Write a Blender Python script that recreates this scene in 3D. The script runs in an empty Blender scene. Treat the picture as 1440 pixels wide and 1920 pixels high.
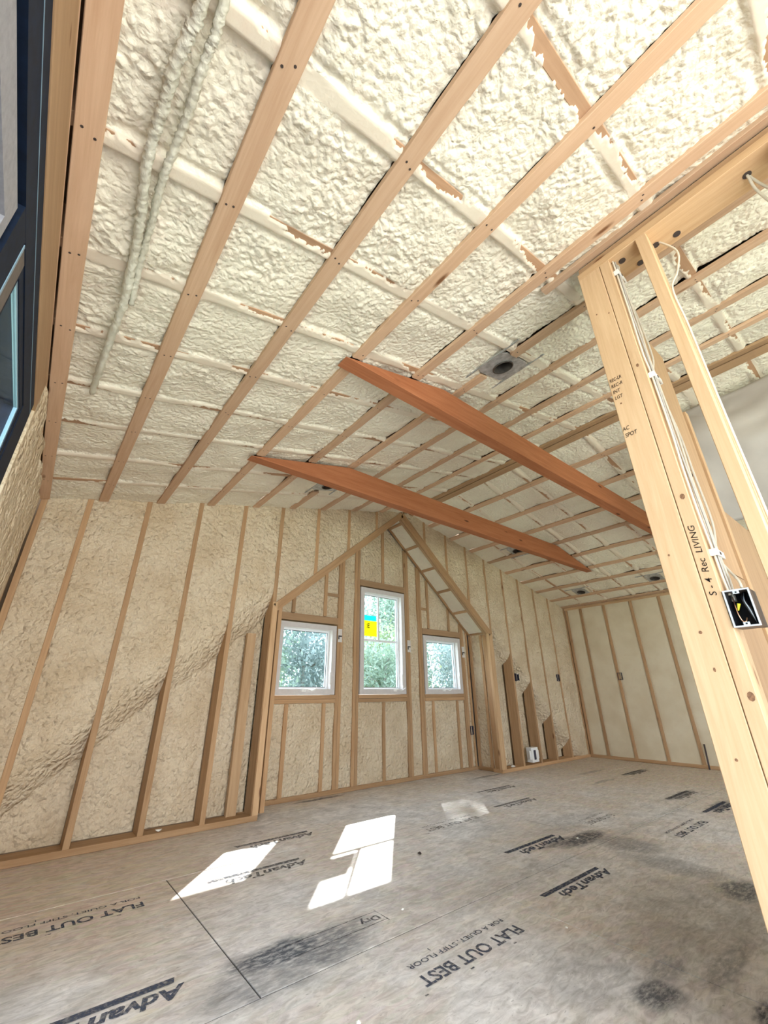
import bpy, bmesh, math, random
import numpy as np
from mathutils import Vector, Matrix

random.seed(7)
SC = bpy.context.scene
COL = SC.collection

# ------------------------------------------------------------------ camera
CAM = Vector((0.0, 0.0, 0.9))
YAW, PITCH, ROLL, FPX = 0.6816, 0.4167, -0.0082, 772.9
f0 = Vector((math.sin(YAW), math.cos(YAW), 0)); r0 = Vector((math.cos(YAW), -math.sin(YAW), 0)); u0 = Vector((0, 0, 1))
fw = f0 * math.cos(PITCH) + u0 * math.sin(PITCH)
up = -f0 * math.sin(PITCH) + u0 * math.cos(PITCH)
rt = r0 * math.cos(ROLL) + up * math.sin(ROLL)
up = -r0 * math.sin(ROLL) + up * math.cos(ROLL)
cd = bpy.data.cameras.new('camera'); cam = bpy.data.objects.new('camera', cd); COL.objects.link(cam)
cam.matrix_world = Matrix(((rt.x, up.x, -fw.x, CAM.x), (rt.y, up.y, -fw.y, CAM.y), (rt.z, up.z, -fw.z, CAM.z), (0, 0, 0, 1)))
cd.sensor_fit = 'HORIZONTAL'; cd.sensor_width = 36; cd.lens = FPX / 1440 * 36; cd.clip_start = 0.02; cd.clip_end = 300
SC.camera = cam

# ------------------------------------------------------------------ world, sun, window light, exposure
wd = bpy.data.worlds.new('world'); SC.world = wd; wd.use_nodes = True
bg = wd.node_tree.nodes['Background']; bg.inputs[0].default_value = (0.78, 0.89, 1.0, 1); bg.inputs[1].default_value = 4.2
sd = bpy.data.lights.new('sun', 'SUN'); sun = bpy.data.objects.new('sun', sd); COL.objects.link(sun)
SUNDIR = Vector((-0.887, -1.0, -1.0)).normalized()
sun.rotation_euler = SUNDIR.to_track_quat('-Z', 'Y').to_euler(); sun.location = (9, 11, 12)
sd.energy = 10.0; sd.angle = math.radians(0.55); sd.color = (1.0, 0.97, 0.92)

def area(name, loc, direction, sx, sy, energy, color):
    d = bpy.data.lights.new(name, 'AREA'); o = bpy.data.objects.new(name, d); COL.objects.link(o)
    d.shape = 'RECTANGLE'; d.size = sx; d.size_y = sy; d.energy = energy; d.color = color
    o.location = loc; o.rotation_euler = Vector(direction).to_track_quat('-Z', 'Y').to_euler(); return o
area('daylight_from_rear_windows', (0.75, -2.5, 1.10), (0.05, 1, -0.06), 1.6, 1.9, 36, (1.0, 0.985, 0.96))
area('daylight_from_rear_patio_door', (-0.2, -1.35, 1.05), (0.55, 1, -0.12), 1.7, 1.9, 40, (0.97, 0.98, 1.0))

SC.view_settings.view_transform = 'Standard'
try: SC.view_settings.look = 'None'
except Exception: pass
SC.view_settings.gamma = 1.0; SC.view_settings.use_curve_mapping = False
SC.view_settings.exposure = 0.74

# ------------------------------------------------------------------ room numbers (metres)
XL, XR, YF, YB = -0.255, 7.05, 3.70, -2.60
S = 0.237; ZL = 2.2243; XM = 0.5 * (XL + XR)
def zc(x, d=0.0):                      # height of the ceiling strapping's lower face (+ d above it)
    return (ZL + S * (x - XL) if x < XM else ZL + S * (XR - x)) + d
NL = Vector((S, 0, -1)).normalized(); NR = Vector((-S, 0, -1)).normalized()

# ------------------------------------------------------------------ materials
def nt(name):
    m = bpy.data.materials.new(name); m.use_nodes = True; t = m.node_tree; t.nodes.clear()
    out = t.nodes.new('ShaderNodeOutputMaterial'); b = t.nodes.new('ShaderNodeBsdfPrincipled'); t.links.new(b.outputs[0], out.inputs[0])
    return m, t, b, out
def N(t, typ, **kw):
    n = t.nodes.new(typ)
    for k, v in kw.items():
        if k[0] == 'i' and k[1:].isdigit(): n.inputs[int(k[1:])].default_value = v
        else: setattr(n, k, v)
    return n
def ramp(t, src, stops):
    r = t.nodes.new('ShaderNodeValToRGB'); t.links.new(src, r.inputs[0]); e = r.color_ramp.elements
    while len(e) < len(stops): e.new(0.5)
    for el, (p, c) in zip(e, stops): el.position = p; el.color = (*c, 1) if len(c) == 3 else c
    return r
def mix(t, fac, a, b, mode='MIX'):
    n = t.nodes.new('ShaderNodeMix'); n.data_type = 'RGBA'; n.blend_type = mode
    for s, v in ((n.inputs[0], fac), (n.inputs[6], a), (n.inputs[7], b)):
        if isinstance(v, (int, float)): s.default_value = v
        elif isinstance(v, tuple): s.default_value = (*v, 1) if len(v) == 3 else v
        else: t.links.new(v, s)
    return n.outputs[2]
def noise(t, vec, scale, detail=3, rough=0.5, dist=0.0):
    n = N(t, 'ShaderNodeTexNoise'); n.inputs['Scale'].default_value = scale; n.inputs['Detail'].default_value = detail
    n.inputs['Roughness'].default_value = rough; n.inputs['Distortion'].default_value = dist
    if vec is not None: t.links.new(vec, n.inputs['Vector'])
    return n.outputs[0]
def coords(t, kind='Object', scale=(1, 1, 1), rnd=0.0):
    c = N(t, 'ShaderNodeTexCoord'); mp = N(t, 'ShaderNodeMapping'); mp.inputs['Scale'].default_value = scale
    t.links.new(c.outputs[kind], mp.inputs[0])
    if rnd:
        oi = N(t, 'ShaderNodeObjectInfo'); mu = N(t, 'ShaderNodeMath', operation='MULTIPLY'); mu.inputs[1].default_value = rnd
        t.links.new(oi.outputs['Random'], mu.inputs[0]); t.links.new(mu.outputs[0], mp.inputs['Location'])
    return mp.outputs[0]
def bump(t, b, h, strength, dist):
    n = N(t, 'ShaderNodeBump'); n.inputs['Strength'].default_value = strength; n.inputs['Distance'].default_value = dist
    t.links.new(h, n.inputs['Height']); t.links.new(n.outputs[0], b.inputs['Normal'])

def mat_wood(name, light, dark, knot=(0.20, 0.09, 0.04), rough=0.65, coat=0.0, coatcol=(0.86, 0.80, 0.66), var=0.16, knots=1.0):
    m, t, b, o = nt(name)
    v = coords(t, 'Object', (1.4, 22, 22), 37.0)
    v2 = coords(t, 'Object', (1, 1, 1), 11.0)
    g = noise(t, v, 1.6, 5, 0.62, 0.8)
    g2 = noise(t, coords(t, 'Object', (2.0, 90, 90), 53.0), 2.0, 3, 0.6)
    c = ramp(t, g, [(0.30, dark), (0.66, light)]).outputs[0]
    c = mix(t, 0.22, c, ramp(t, g2, [(0.35, dark), (0.65, light)]).outputs[0])
    oi = N(t, 'ShaderNodeObjectInfo')
    hs = N(t, 'ShaderNodeHueSaturation'); mr = N(t, 'ShaderNodeMapRange'); mr.inputs[3].default_value = 1 - var; mr.inputs[4].default_value = 1 + var
    t.links.new(oi.outputs['Random'], mr.inputs[0]); t.links.new(mr.outputs[0], hs.inputs['Value']); t.links.new(c, hs.inputs['Color']); c = hs.outputs[0]
    if knots:
        vo = N(t, 'ShaderNodeTexVoronoi'); vo.inputs['Scale'].default_value = 2.6; t.links.new(coords(t, 'Object', (0.9, 3.2, 3.2), 91.0), vo.inputs['Vector'])
        k = ramp(t, vo.outputs['Distance'], [(0.05 * knots, (1, 1, 1)), (0.12 * knots, (0, 0, 0))]).outputs[0]
        c = mix(t, k, c, knot)
    if coat:
        cn = noise(t, v2, 7.0, 4, 0.6); k = ramp(t, cn, [(1 - coat - 0.02, (0, 0, 0)), (1 - coat + 0.02, (1, 1, 1))]).outputs[0]
        c = mix(t, k, c, coatcol)
    t.links.new(c, b.inputs['Base Color']); b.inputs['Roughness'].default_value = rough
    b.inputs['Specular IOR Level'].default_value = 0.25
    bump(t, b, g, 0.25, 0.003)
    return m
def mat_foam(name, c0, c1, scale=60, strength=0.6, dist=0.006, pink=(0.80, 0.66, 0.56), pop=0):
    m, t, b, o = nt(name)
    v = coords(t, 'Object')
    n1 = noise(t, v, scale, 4, 0.55, 0.4); n2 = noise(t, v, 3.2, 3, 0.5); n3 = noise(t, v, 18, 3, 0.6)
    c = ramp(t, n2, [(0.35, c1), (0.6, c0)]).outputs[0]
    c = mix(t, ramp(t, n3, [(0.55, (0, 0, 0)), (0.72, (0.35, 0.35, 0.35))]).outputs[0], c, pink)
    t.links.new(c, b.inputs['Base Color']); b.inputs['Roughness'].default_value = 0.6
    b.inputs['Specular IOR Level'].default_value = 0.3
    ad = N(t, 'ShaderNodeMath', operation='ADD'); t.links.new(n1, ad.inputs[0]); t.links.new(n3, ad.inputs[1])
    if pop:
        vo = N(t, 'ShaderNodeTexVoronoi'); vo.feature = 'SMOOTH_F1'; vo.inputs['Scale'].default_value = pop; vo.inputs['Smoothness'].default_value = 0.45
        wn = N(t, 'ShaderNodeTexNoise'); wn.inputs['Scale'].default_value = 14; t.links.new(v, wn.inputs['Vector'])
        mv = N(t, 'ShaderNodeMix'); mv.data_type = 'VECTOR'; mv.inputs[0].default_value = 0.06; t.links.new(v, mv.inputs[4]); t.links.new(wn.outputs['Color'], mv.inputs[5]); t.links.new(mv.outputs[1], vo.inputs['Vector'])
        sb = N(t, 'ShaderNodeMath', operation='MULTIPLY_ADD'); t.links.new(vo.outputs['Distance'], sb.inputs[0]); sb.inputs[1].default_value = -1.3; t.links.new(ad.outputs[0], sb.inputs[2]); ad = sb
    bump(t, b, ad.outputs[0], strength, dist)
    return m
def mat_plain(name, col, rough=0.5, metal=0.0, spec=0.5, nscale=0, namp=0.1, bumps=0.0):
    m, t, b, o = nt(name)
    if nscale:
        n = noise(t, coords(t), nscale, 4, 0.6)
        c = ramp(t, n, [(0.3, tuple(max(0, x * (1 - namp)) for x in col)), (0.7, tuple(min(1, x * (1 + namp)) for x in col))]).outputs[0]
        t.links.new(c, b.inputs['Base Color'])
        if bumps: bump(t, b, n, bumps, 0.004)
    else: b.inputs['Base Color'].default_value = (*col, 1)
    b.inputs['Roughness'].default_value = rough; b.inputs['Metallic'].default_value = metal; b.inputs['Specular IOR Level'].default_value = spec
    return m

M = {}
M['stud'] = mat_wood('stud_pine', (0.60, 0.40, 0.23), (0.46, 0.28, 0.145))
M['studw'] = mat_wood('wall_stud_pine', (0.52, 0.33, 0.18), (0.38, 0.215, 0.105), coat=0.22, coatcol=(0.70, 0.55, 0.36))
M['post'] = mat_wood('fresh_spruce', (0.67, 0.465, 0.285), (0.54, 0.345, 0.195), var=0.06, knots=0.8)
M['strip'] = mat_wood('strapping_pine', (0.62, 0.42, 0.28), (0.51, 0.32, 0.20), coat=0.12)
M['rafter'] = mat_wood('rafter_overspray', (0.50, 0.31, 0.19), (0.40, 0.23, 0.13), coat=0.3, coatcol=(0.80, 0.70, 0.56))
M['fir'] = mat_wood('red_fir', (0.43, 0.165, 0.075), (0.31, 0.105, 0.042), knot=(0.10, 0.03, 0.012), var=0.04, knots=1.0)
M['brown'] = mat_wood('brown_lumber', (0.43, 0.275, 0.155), (0.33, 0.20, 0.11), knots=0.6)
M['foam'] = mat_foam('spray_foam', (0.84, 0.785, 0.65), (0.80, 0.73, 0.60), strength=0.6, dist=0.010, pop=46)
M['foamr'] = mat_foam('spray_foam_over_wood', (0.76, 0.68, 0.555), (0.73, 0.63, 0.51), scale=90, strength=0.25, dist=0.004, pink=(0.74, 0.56, 0.44))
M['foamw'] = mat_foam('wall_spray_foam', (0.76, 0.63, 0.455), (0.67, 0.53, 0.36), scale=42, strength=1.0, dist=0.018, pink=(0.62, 0.46, 0.29), pop=32)
M['foams'] = mat_foam('smooth_spray_foam', (0.70, 0.61, 0.45), (0.63, 0.53, 0.37), scale=30, strength=0.18, dist=0.004, pink=(0.66, 0.52, 0.36))
M['cablefoam'] = mat_foam('foam_coated_cable', (0.74, 0.72, 0.61), (0.62, 0.59, 0.48), scale=80, pink=(0.45, 0.40, 0.32))
M['deck'] = mat_plain('roof_deck', (0.30, 0.20, 0.12), 0.8, nscale=6, namp=0.2)
M['white'] = mat_plain('window_vinyl', (0.62, 0.58, 0.56), 0.45, nscale=30, namp=0.05)
M['sash'] = mat_plain('sash_white', (0.85, 0.87, 0.90), 0.4)
M['dark'] = mat_plain('gasket_dark', (0.03, 0.035, 0.045), 0.6)
M['navy'] = mat_plain('navy_frame', (0.003, 0.010, 0.028), 0.7, spec=0.25, nscale=40, namp=0.3)
M['navy2'] = mat_plain('navy_panel', (0.012, 0.05, 0.09), 0.5, nscale=25, namp=0.3)  # navy reflection of dark glass put into the colour
M['greybead'] = mat_plain('grey_bead', (0.30, 0.30, 0.33), 0.5, nscale=60, namp=0.15)
M['tape'] = mat_plain('brown_mull_cover', (0.14, 0.115, 0.10), 0.7, nscale=50, namp=0.15)
M['blue'] = mat_plain('pale_blue_edge', (0.22, 0.34, 0.44), 0.4)
M['galvd'] = mat_plain('can_interior', (0.10, 0.085, 0.075), 0.5, 0.3, nscale=25, namp=0.3)
M['joint'] = mat_plain('joint_dirt', (0.06, 0.055, 0.05), 0.9)
M['galv'] = mat_plain('galvanised_steel', (0.46, 0.47, 0.48), 0.5, 0.6, nscale=25, namp=0.35)
M['black'] = mat_plain('black_plastic', (0.012, 0.012, 0.016), 0.35)
M['bluebox'] = mat_plain('dark_box', (0.035, 0.035, 0.06), 0.5)
M['greyrim'] = mat_plain('box_rim', (0.55, 0.60, 0.66), 0.4)
M['boxside'] = mat_plain('box_side', (0.13, 0.10, 0.085), 0.5, nscale=30, namp=0.2)
M['wire'] = mat_plain('cable_white', (0.66, 0.60, 0.50), 0.5, nscale=20, namp=0.1)
M['wireg'] = mat_plain('cable_grey', (0.45, 0.42, 0.38), 0.5)
M['clip'] = mat_plain('white_plastic', (0.85, 0.84, 0.82), 0.4)
M['copper'] = mat_plain('copper', (0.75, 0.42, 0.28), 0.3, 1.0)
M['yellow'] = mat_plain('yellow_nut', (0.75, 0.68, 0.03), 0.4)
M['nail'] = mat_plain('nail_steel', (0.05, 0.035, 0.03), 0.5)
M['grey'] = mat_plain('grey_poly_duct', (0.50, 0.46, 0.43), 0.45, nscale=3, namp=0.1, bumps=0.6)
M['soffit'] = mat_plain('soffit_grey', (0.80, 0.79, 0.80), 0.8, nscale=45, namp=0.35)
M['debris'] = mat_plain('foam_crumb', (0.88, 0.86, 0.80), 0.7)
M['siding'] = mat_plain('siding', (0.5, 0.52, 0.52), 0.7, nscale=5, namp=0.1)
M['grass'] = mat_plain('ground_cover', (0.34, 0.38, 0.26), 0.9, nscale=1.2, namp=0.4)
M['bark'] = mat_plain('bark', (0.40, 0.39, 0.37), 0.9, nscale=14, namp=0.3)
M['rod'] = mat_plain('dark_rod', (0.05, 0.035, 0.04), 0.5)
M['knot'] = mat_plain('knot_brown', (0.22, 0.11, 0.055), 0.6, nscale=120, namp=0.5)
M['cell'] = mat_plain('opaque', (0.4, 0.3, 0.2), 0.8)

def mat_glass():
    m = bpy.data.materials.new('window_glass'); m.use_nodes = True; t = m.node_tree; t.nodes.clear()
    o = t.nodes.new('ShaderNodeOutputMaterial'); mx = t.nodes.new('ShaderNodeMixShader'); tr = t.nodes.new('ShaderNodeBsdfTransparent'); g = t.nodes.new('ShaderNodeBsdfGlossy')
    tr.inputs[0].default_value = (0.95, 0.98, 0.99, 1); g.inputs['Roughness'].default_value = 0.02; mx.inputs[0].default_value = 0.05
    t.links.new(tr.outputs[0], mx.inputs[1]); t.links.new(g.outputs[0], mx.inputs[2]); t.links.new(mx.outputs[0], o.inputs[0]); return m
M['glass'] = mat_glass()
def mat_leaf(name, a, c):
    m, t, b, o = nt(name)
    n = noise(t, coords(t, 'Object'), 1.1, 3, 0.6)
    cc = ramp(t, n, [(0.35, a), (0.65, c)]).outputs[0]; t.links.new(cc, b.inputs['Base Color']); b.inputs['Roughness'].default_value = 0.6
    tl = t.nodes.new('ShaderNodeBsdfTranslucent'); t.links.new(cc, tl.inputs[0]); mx = t.nodes.new('ShaderNodeMixShader'); mx.inputs[0].default_value = 0.45
    t.links.new(b.outputs[0], mx.inputs[1]); t.links.new(tl.outputs[0], mx.inputs[2]); t.links.new(mx.outputs[0], o.inputs[0]); return m
M['leaf'] = [mat_leaf('leaf_a', (0.18, 0.27, 0.20), (0.36, 0.47, 0.40)), mat_leaf('leaf_b', (0.25, 0.33, 0.32), (0.46, 0.55, 0.56)), mat_leaf('leaf_c', (0.25, 0.34, 0.17), (0.45, 0.53, 0.34))]
def mat_paper(name, col, tr=0.5):
    m, t, b, o = nt(name); b.inputs['Base Color'].default_value = (*col, 1); b.inputs['Roughness'].default_value = 0.6
    tl = t.nodes.new('ShaderNodeBsdfTranslucent'); tl.inputs[0].default_value = (*col, 1); mx = t.nodes.new('ShaderNodeMixShader'); mx.inputs[0].default_value = tr
    t.links.new(b.outputs[0], mx.inputs[1]); t.links.new(tl.outputs[0], mx.inputs[2]); t.links.new(mx.outputs[0], o.inputs[0]); return m
M['stick_y'] = mat_paper('sticker_yellow', (0.95, 0.88, 0.01), 0.45)
M['stick_c'] = mat_paper('sticker_cyan', (0.02, 0.75, 0.78), 0.45)
M['paper'] = mat_paper('tag_paper', (0.75, 0.70, 0.66), 0.1)

# floor: grey-filmed oriented strand panels with stains
STAINS = [  # x, y, rx, ry, strength
    (1.02, 1.90, 0.20, 0.085, 1.0), (1.16, 1.85, 0.22, 0.13, 0.75), (1.30, 1.88, 0.16, 0.10, 0.45), (0.92, 1.80, 0.25, 0.12, 0.5),
    (3.20, 1.84, 0.26, 0.085, 1.0), (3.02, 1.90, 0.20, 0.05, 0.8), (3.30, 1.62, 0.16, 0.22, 0.55), (3.12, 1.25, 0.12, 0.30, 0.40),
    (3.02, 0.93, 0.16, 0.10, 0.9), (2.7, 1.00, 0.40, 0.28, 0.25), (1.86, 0.90, 0.10, 0.07, 0.9), (2.05, 0.93, 0.12, 0.06, 0.5),
    (2.26, 0.80, 0.26, 0.05, 0.5), (2.02, 0.62, 0.09, 0.05, 1.0), (2.13, 0.60, 0.07, 0.05, 0.9), (2.2, 1.0, 0.30, 0.18, 0.28), (1.95, 1.08, 0.35, 0.14, 0.22),
    (5.16, 1.89, 0.30, 0.045, 0.85), (4.93, 1.52, 0.24, 0.06, 0.9), (6.13, 2.69, 0.32, 0.05, 0.8), (5.27, 2.68, 0.26, 0.03, 0.45), (5.75, 3.05, 0.3, 0.035, 0.45),
    (2.15, 1.72, 0.85, 0.09, 0.20), (4.10, 1.72, 0.9, 0.05, 0.2), (3.4, 2.1, 0.5, 0.15, 0.2), (2.45, 4.02, 0.26, 0.03, 1.0), (4.6, 3.72, 0.3, 0.03, 0.7), (1.9, 1.95, 0.5, 0.12, 0.18)]
def mat_floor():
    m, t, b, o = nt('subfloor_panel')
    geo = N(t, 'ShaderNodeNewGeometry'); P = geo.outputs['Position']
    mp = N(t, 'ShaderNodeMapping'); mp.inputs['Scale'].default_value = (0.55, 1.6, 1); t.links.new(P, mp.inputs[0]); V = mp.outputs[0]
    vo = N(t, 'ShaderNodeTexVoronoi'); vo.inputs['Scale'].default_value = 26; t.links.new(V, vo.inputs['Vector'])
    flake = noise(t, V, 22, 5, 0.65, 1.2)
    big = noise(t, P, 1.3, 4, 0.6); mid = noise(t, P, 6.5, 5, 0.62, 0.5)
    base = ramp(t, flake, [(0.30, (0.46, 0.375, 0.30)), (0.62, (0.72, 0.62, 0.53))]).outputs[0]
    base = mix(t, 0.12, base, vo.outputs['Color'], 'SOFT_LIGHT')
    film = ramp(t, big, [(0.38, (0.25, 0.25, 0.25)), (0.60, (0.9, 0.9, 0.9))]).outputs[0]
    fcol = ramp(t, mid, [(0.32, (0.54, 0.53, 0.54)), (0.66, (0.86, 0.84, 0.84))]).outputs[0]
    fcol = mix(t, 1.0, fcol, ramp(t, flake, [(0.32, (0.70, 0.69, 0.68)), (0.60, (1.08, 1.08, 1.08))]).outputs[0], 'MULTIPLY')
    # the grey film thins to the browner base towards the front-left corner and the right wall
    sx = N(t, 'ShaderNodeSeparateXYZ'); t.links.new(P, sx.inputs[0])
    def mr(src, a, bb, c=0.0, d=1.0):
        n = N(t, 'ShaderNodeMapRange'); n.interpolation_type = 'SMOOTHSTEP'
        for i, q in zip((1, 2, 3, 4), (a, bb, c, d)): n.inputs[i].default_value = q
        t.links.new(src, n.inputs[0]); return n.outputs[0]
    def mul(a, bb):
        n = N(t, 'ShaderNodeMath', operation='MULTIPLY'); t.links.new(a, n.inputs[0])
        if isinstance(bb, float): n.inputs[1].default_value = bb
        else: t.links.new(bb, n.inputs[1])
        return n.outputs[0]
    bare = mul(mul(mr(sx.outputs['Y'], 2.1, 2.9), mr(sx.outputs['X'], 1.7, 0.6)), -0.92); onem = N(t, 'ShaderNodeMath', operation='ADD'); onem.inputs[0].default_value = 1.0; t.links.new(bare, onem.inputs[1])
    film_mask = mul(onem.outputs[0], mr(sx.outputs['X'], 6.6, 3.9, 0.15, 1.0))
    c = mix(t, mul(film, film_mask), base, fcol)
    total = None
    wn = N(t, 'ShaderNodeTexNoise'); wn.inputs['Scale'].default_value = 9; wn.inputs['Detail'].default_value = 4; t.links.new(P, wn.inputs['Vector'])
    off = N(t, 'ShaderNodeVectorMath', operation='SUBTRACT'); t.links.new(wn.outputs['Color'], off.inputs[0]); off.inputs[1].default_value = (0.5, 0.5, 0.5)
    osc = N(t, 'ShaderNodeVectorMath', operation='SCALE'); t.links.new(off.outputs[0], osc.inputs[0]); osc.inputs['Scale'].default_value = 0.085
    pa = N(t, 'ShaderNodeVectorMath', operation='ADD'); t.links.new(P, pa.inputs[0]); t.links.new(osc.outputs[0], pa.inputs[1])
    for (x, y, rx, ry, st) in STAINS:
        s1 = N(t, 'ShaderNodeVectorMath', operation='SUBTRACT'); t.links.new(pa.outputs[0], s1.inputs[0]); s1.inputs[1].default_value = (x, y, 0)
        s2 = N(t, 'ShaderNodeVectorMath', operation='MULTIPLY'); t.links.new(s1.outputs[0], s2.inputs[0]); s2.inputs[1].default_value = (1 / rx, 1 / ry, 0)
        s3 = N(t, 'ShaderNodeVectorMath', operation='LENGTH'); t.links.new(s2.outputs[0], s3.inputs[0])
        v = mr(s3.outputs['Value'], 1.4, 0.55, 0.0, st)
        if total is None: total = v
        else:
            mx = N(t, 'ShaderNodeMath', operation='MAXIMUM'); t.links.new(total, mx.inputs[0]); t.links.new(v, mx.inputs[1]); total = mx.outputs[0]
    fine = ramp(t, noise(t, V, 38, 4, 0.7), [(0.34, (0.35, 0.35, 0.35)), (0.56, (1, 1, 1))]).outputs[0]
    c = mix(t, mul(total, fine), c, (0.035, 0.042, 0.062))
    sp = ramp(t, noise(t, V, 60, 2, 0.5), [(0.69, (0, 0, 0)), (0.73, (0.5, 0.5, 0.5))]).outputs[0]
    c = mix(t, sp, c, (0.16, 0.14, 0.13))
    t.links.new(c, b.inputs['Base Color']); b.inputs['Roughness'].default_value = 0.46; b.inputs['Specular IOR Level'].default_value = 0.4
    bump(t, b, flake, 0.4, 0.003)
    return m
M['floor'] = mat_floor()
def mat_ink(name, col, lo, hi):
    m = bpy.data.materials.new(name); m.use_nodes = True; t = m.node_tree; t.nodes.clear()
    o = t.nodes.new('ShaderNodeOutputMaterial'); mx = t.nodes.new('ShaderNodeMixShader'); tr = t.nodes.new('ShaderNodeBsdfTransparent'); d = t.nodes.new('ShaderNodeBsdfDiffuse')
    d.inputs[0].default_value = (*col, 1)
    geo = N(t, 'ShaderNodeNewGeometry'); n = noise(t, geo.outputs['Position'], 55, 4, 0.7); r = ramp(t, n, [(0.36, (lo,) * 3), (0.58, (hi,) * 3)])
    t.links.new(r.outputs[0], mx.inputs[0]); t.links.new(tr.outputs[0], mx.inputs[1]); t.links.new(d.outputs[0], mx.inputs[2]); t.links.new(mx.outputs[0], o.inputs[0]); return m
M['ink'] = mat_ink('panel_print', (0.075, 0.085, 0.12), 0.45, 0.95)
M['inkf'] = mat_ink('panel_print_faded', (0.06, 0.068, 0.09), 0.15, 0.75)
M['marker'] = mat_ink('marker_ink', (0.012, 0.010, 0.012), 0.8, 1.0)

# ------------------------------------------------------------------ helpers
def link(name, me, mat=None, parent=None, loc=None, mw=None):
    o = bpy.data.objects.new(name, me); COL.objects.link(o)
    if mat is not None and me is not None and not me.materials: me.materials.append(mat)
    if parent is not None: o.parent = parent
    if loc is not None: o.location = loc
    if mw is not None:
        o.matrix_basis = mw if parent is None else parent_inv(parent) @ mw
    return o
def world_of(o):
    m = o.matrix_basis.copy(); p = o.parent
    while p is not None: m = p.matrix_basis @ m; p = p.parent
    return m
def parent_inv(p): return world_of(p).inverted()
def tag(o, label=None, cat=None, group=None, kind=None):
    if label: o['label'] = label
    if cat: o['category'] = cat
    if group: o['group'] = group
    if kind: o['kind'] = kind
    return o
def empty(name, loc, label=None, cat=None, group=None, kind=None):
    o = bpy.data.objects.new(name, None); COL.objects.link(o); o.location = loc; o.empty_display_size = 0.1
    return tag(o, label, cat, group, kind)
def raw(verts, faces, smooth=False):
    me = bpy.data.meshes.new('m'); me.from_pydata([tuple(v) for v in verts], [], faces); me.update()
    if smooth: me.shade_smooth()
    return me
_bc = {}
def board_mesh(L, w, t, mat, ch=0.0018):
    key = (round(L, 3), round(w, 4), round(t, 4), mat.name)
    if key in _bc: return _bc[key]
    c = min(ch, w * .2, t * .2); a, b = w / 2, t / 2
    sec = [(a - c, -b), (a, -b + c), (a, b - c), (a - c, b), (-a + c, b), (-a, b - c), (-a, -b + c), (-a + c, -b)]
    vs = [(x, y, z) for x in (-L / 2, L / 2) for (y, z) in sec]
    fs = [(i, (i + 1) % 8, 8 + (i + 1) % 8, 8 + i) for i in range(8)] + [tuple(range(7, -1, -1)), tuple(range(8, 16))]
    me = raw(vs, fs); me.materials.append(mat); _bc[key] = me; return me
def board(name, a, b, wdir, w, t, mat, parent=None):
    """a, b: centre-line ends; wdir: direction of the width w; t: thickness across"""
    a, b = Vector(a), Vector(b); x = (b - a); L = x.length; x.normalize(); y = Vector(wdir); y = (y - x * y.dot(x)).normalized(); z = x.cross(y)
    mw = Matrix.Translation((a + b) / 2) @ Matrix((x, y, z)).transposed().to_4x4()
    return link(name, board_mesh(L, w, t, mat), None, parent, mw=mw)
def bbox(name, lo, hi, mat, parent=None, ch=0.0015):
    """axis-aligned lumber / box with its long axis as the grain"""
    lo, hi = Vector(lo), Vector(hi); d = hi - lo; c = (lo + hi) / 2
    ax = max(range(3), key=lambda i: d[i]); e = [Vector((1, 0, 0)), Vector((0, 1, 0)), Vector((0, 0, 1))]
    o = [i for i in range(3) if i != ax]; w = max(o, key=lambda i: d[i]); th = [i for i in o if i != w][0]
    return board(name, c - e[ax] * d[ax] / 2, c + e[ax] * d[ax] / 2, e[w], d[w], d[th], mat, parent)
def boxes_mesh(lst):
    vs, fs = [], []
    for lo, hi in lst:
        k = len(vs); (x0, y0, z0), (x1, y1, z1) = lo, hi
        vs += [(x0, y0, z0), (x1, y0, z0), (x1, y1, z0), (x0, y1, z0), (x0, y0, z1), (x1, y0, z1), (x1, y1, z1), (x0, y1, z1)]
        fs += [tuple(k + i for i in f) for f in ((0, 3, 2, 1), (4, 5, 6, 7), (0, 1, 5, 4), (1, 2, 6, 5), (2, 3, 7, 6), (3, 0, 4, 7))]
    return raw(vs, fs)
def prism(pts, a0, a1, axis=1):
    """polygon in the two other axes extruded along axis from a0 to a1"""
    def put(p, a):
        v = [0, 0, 0]; o = [i for i in range(3) if i != axis]; v[o[0]], v[o[1]] = p; v[axis] = a; return v
    n = len(pts); vs = [put(p, a0) for p in pts] + [put(p, a1) for p in pts]
    fs = [(i, (i + 1) % n, n + (i + 1) % n, n + i) for i in range(n)] + [tuple(range(n - 1, -1, -1)), tuple(range(n, 2 * n))]
    me = raw(vs, fs); bm = bmesh.new(); bm.from_mesh(me); bmesh.ops.recalc_face_normals(bm, faces=bm.faces); bm.to_mesh(me); bm.free(); return me
def tube_mesh(pts, r, n=7, jitter=0.0, cap=True):
    pts = [Vector(p) for p in pts]; vs, fs = [], []
    for i, p in enumerate(pts):
        d = (pts[min(i + 1, len(pts) - 1)] - pts[max(i - 1, 0)]).normalized()
        a = d.cross(Vector((0.31, 0.77, 0.55))).normalized(); b = d.cross(a)
        rr = (r[i] if isinstance(r, (list, tuple)) else r)
        for k in range(n):
            q = rr * (1 + jitter * random.uniform(-1, 1)); ang = 2 * math.pi * k / n
            vs.append(p + a * math.cos(ang) * q + b * math.sin(ang) * q)
    for i in range(len(pts) - 1):
        for k in range(n): fs.append((i * n + k, i * n + (k + 1) % n, (i + 1) * n + (k + 1) % n, (i + 1) * n + k))
    if cap: fs += [tuple(range(n - 1, -1, -1)), tuple(range((len(pts) - 1) * n, len(pts) * n))]
    return raw(vs, fs, True)
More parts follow.
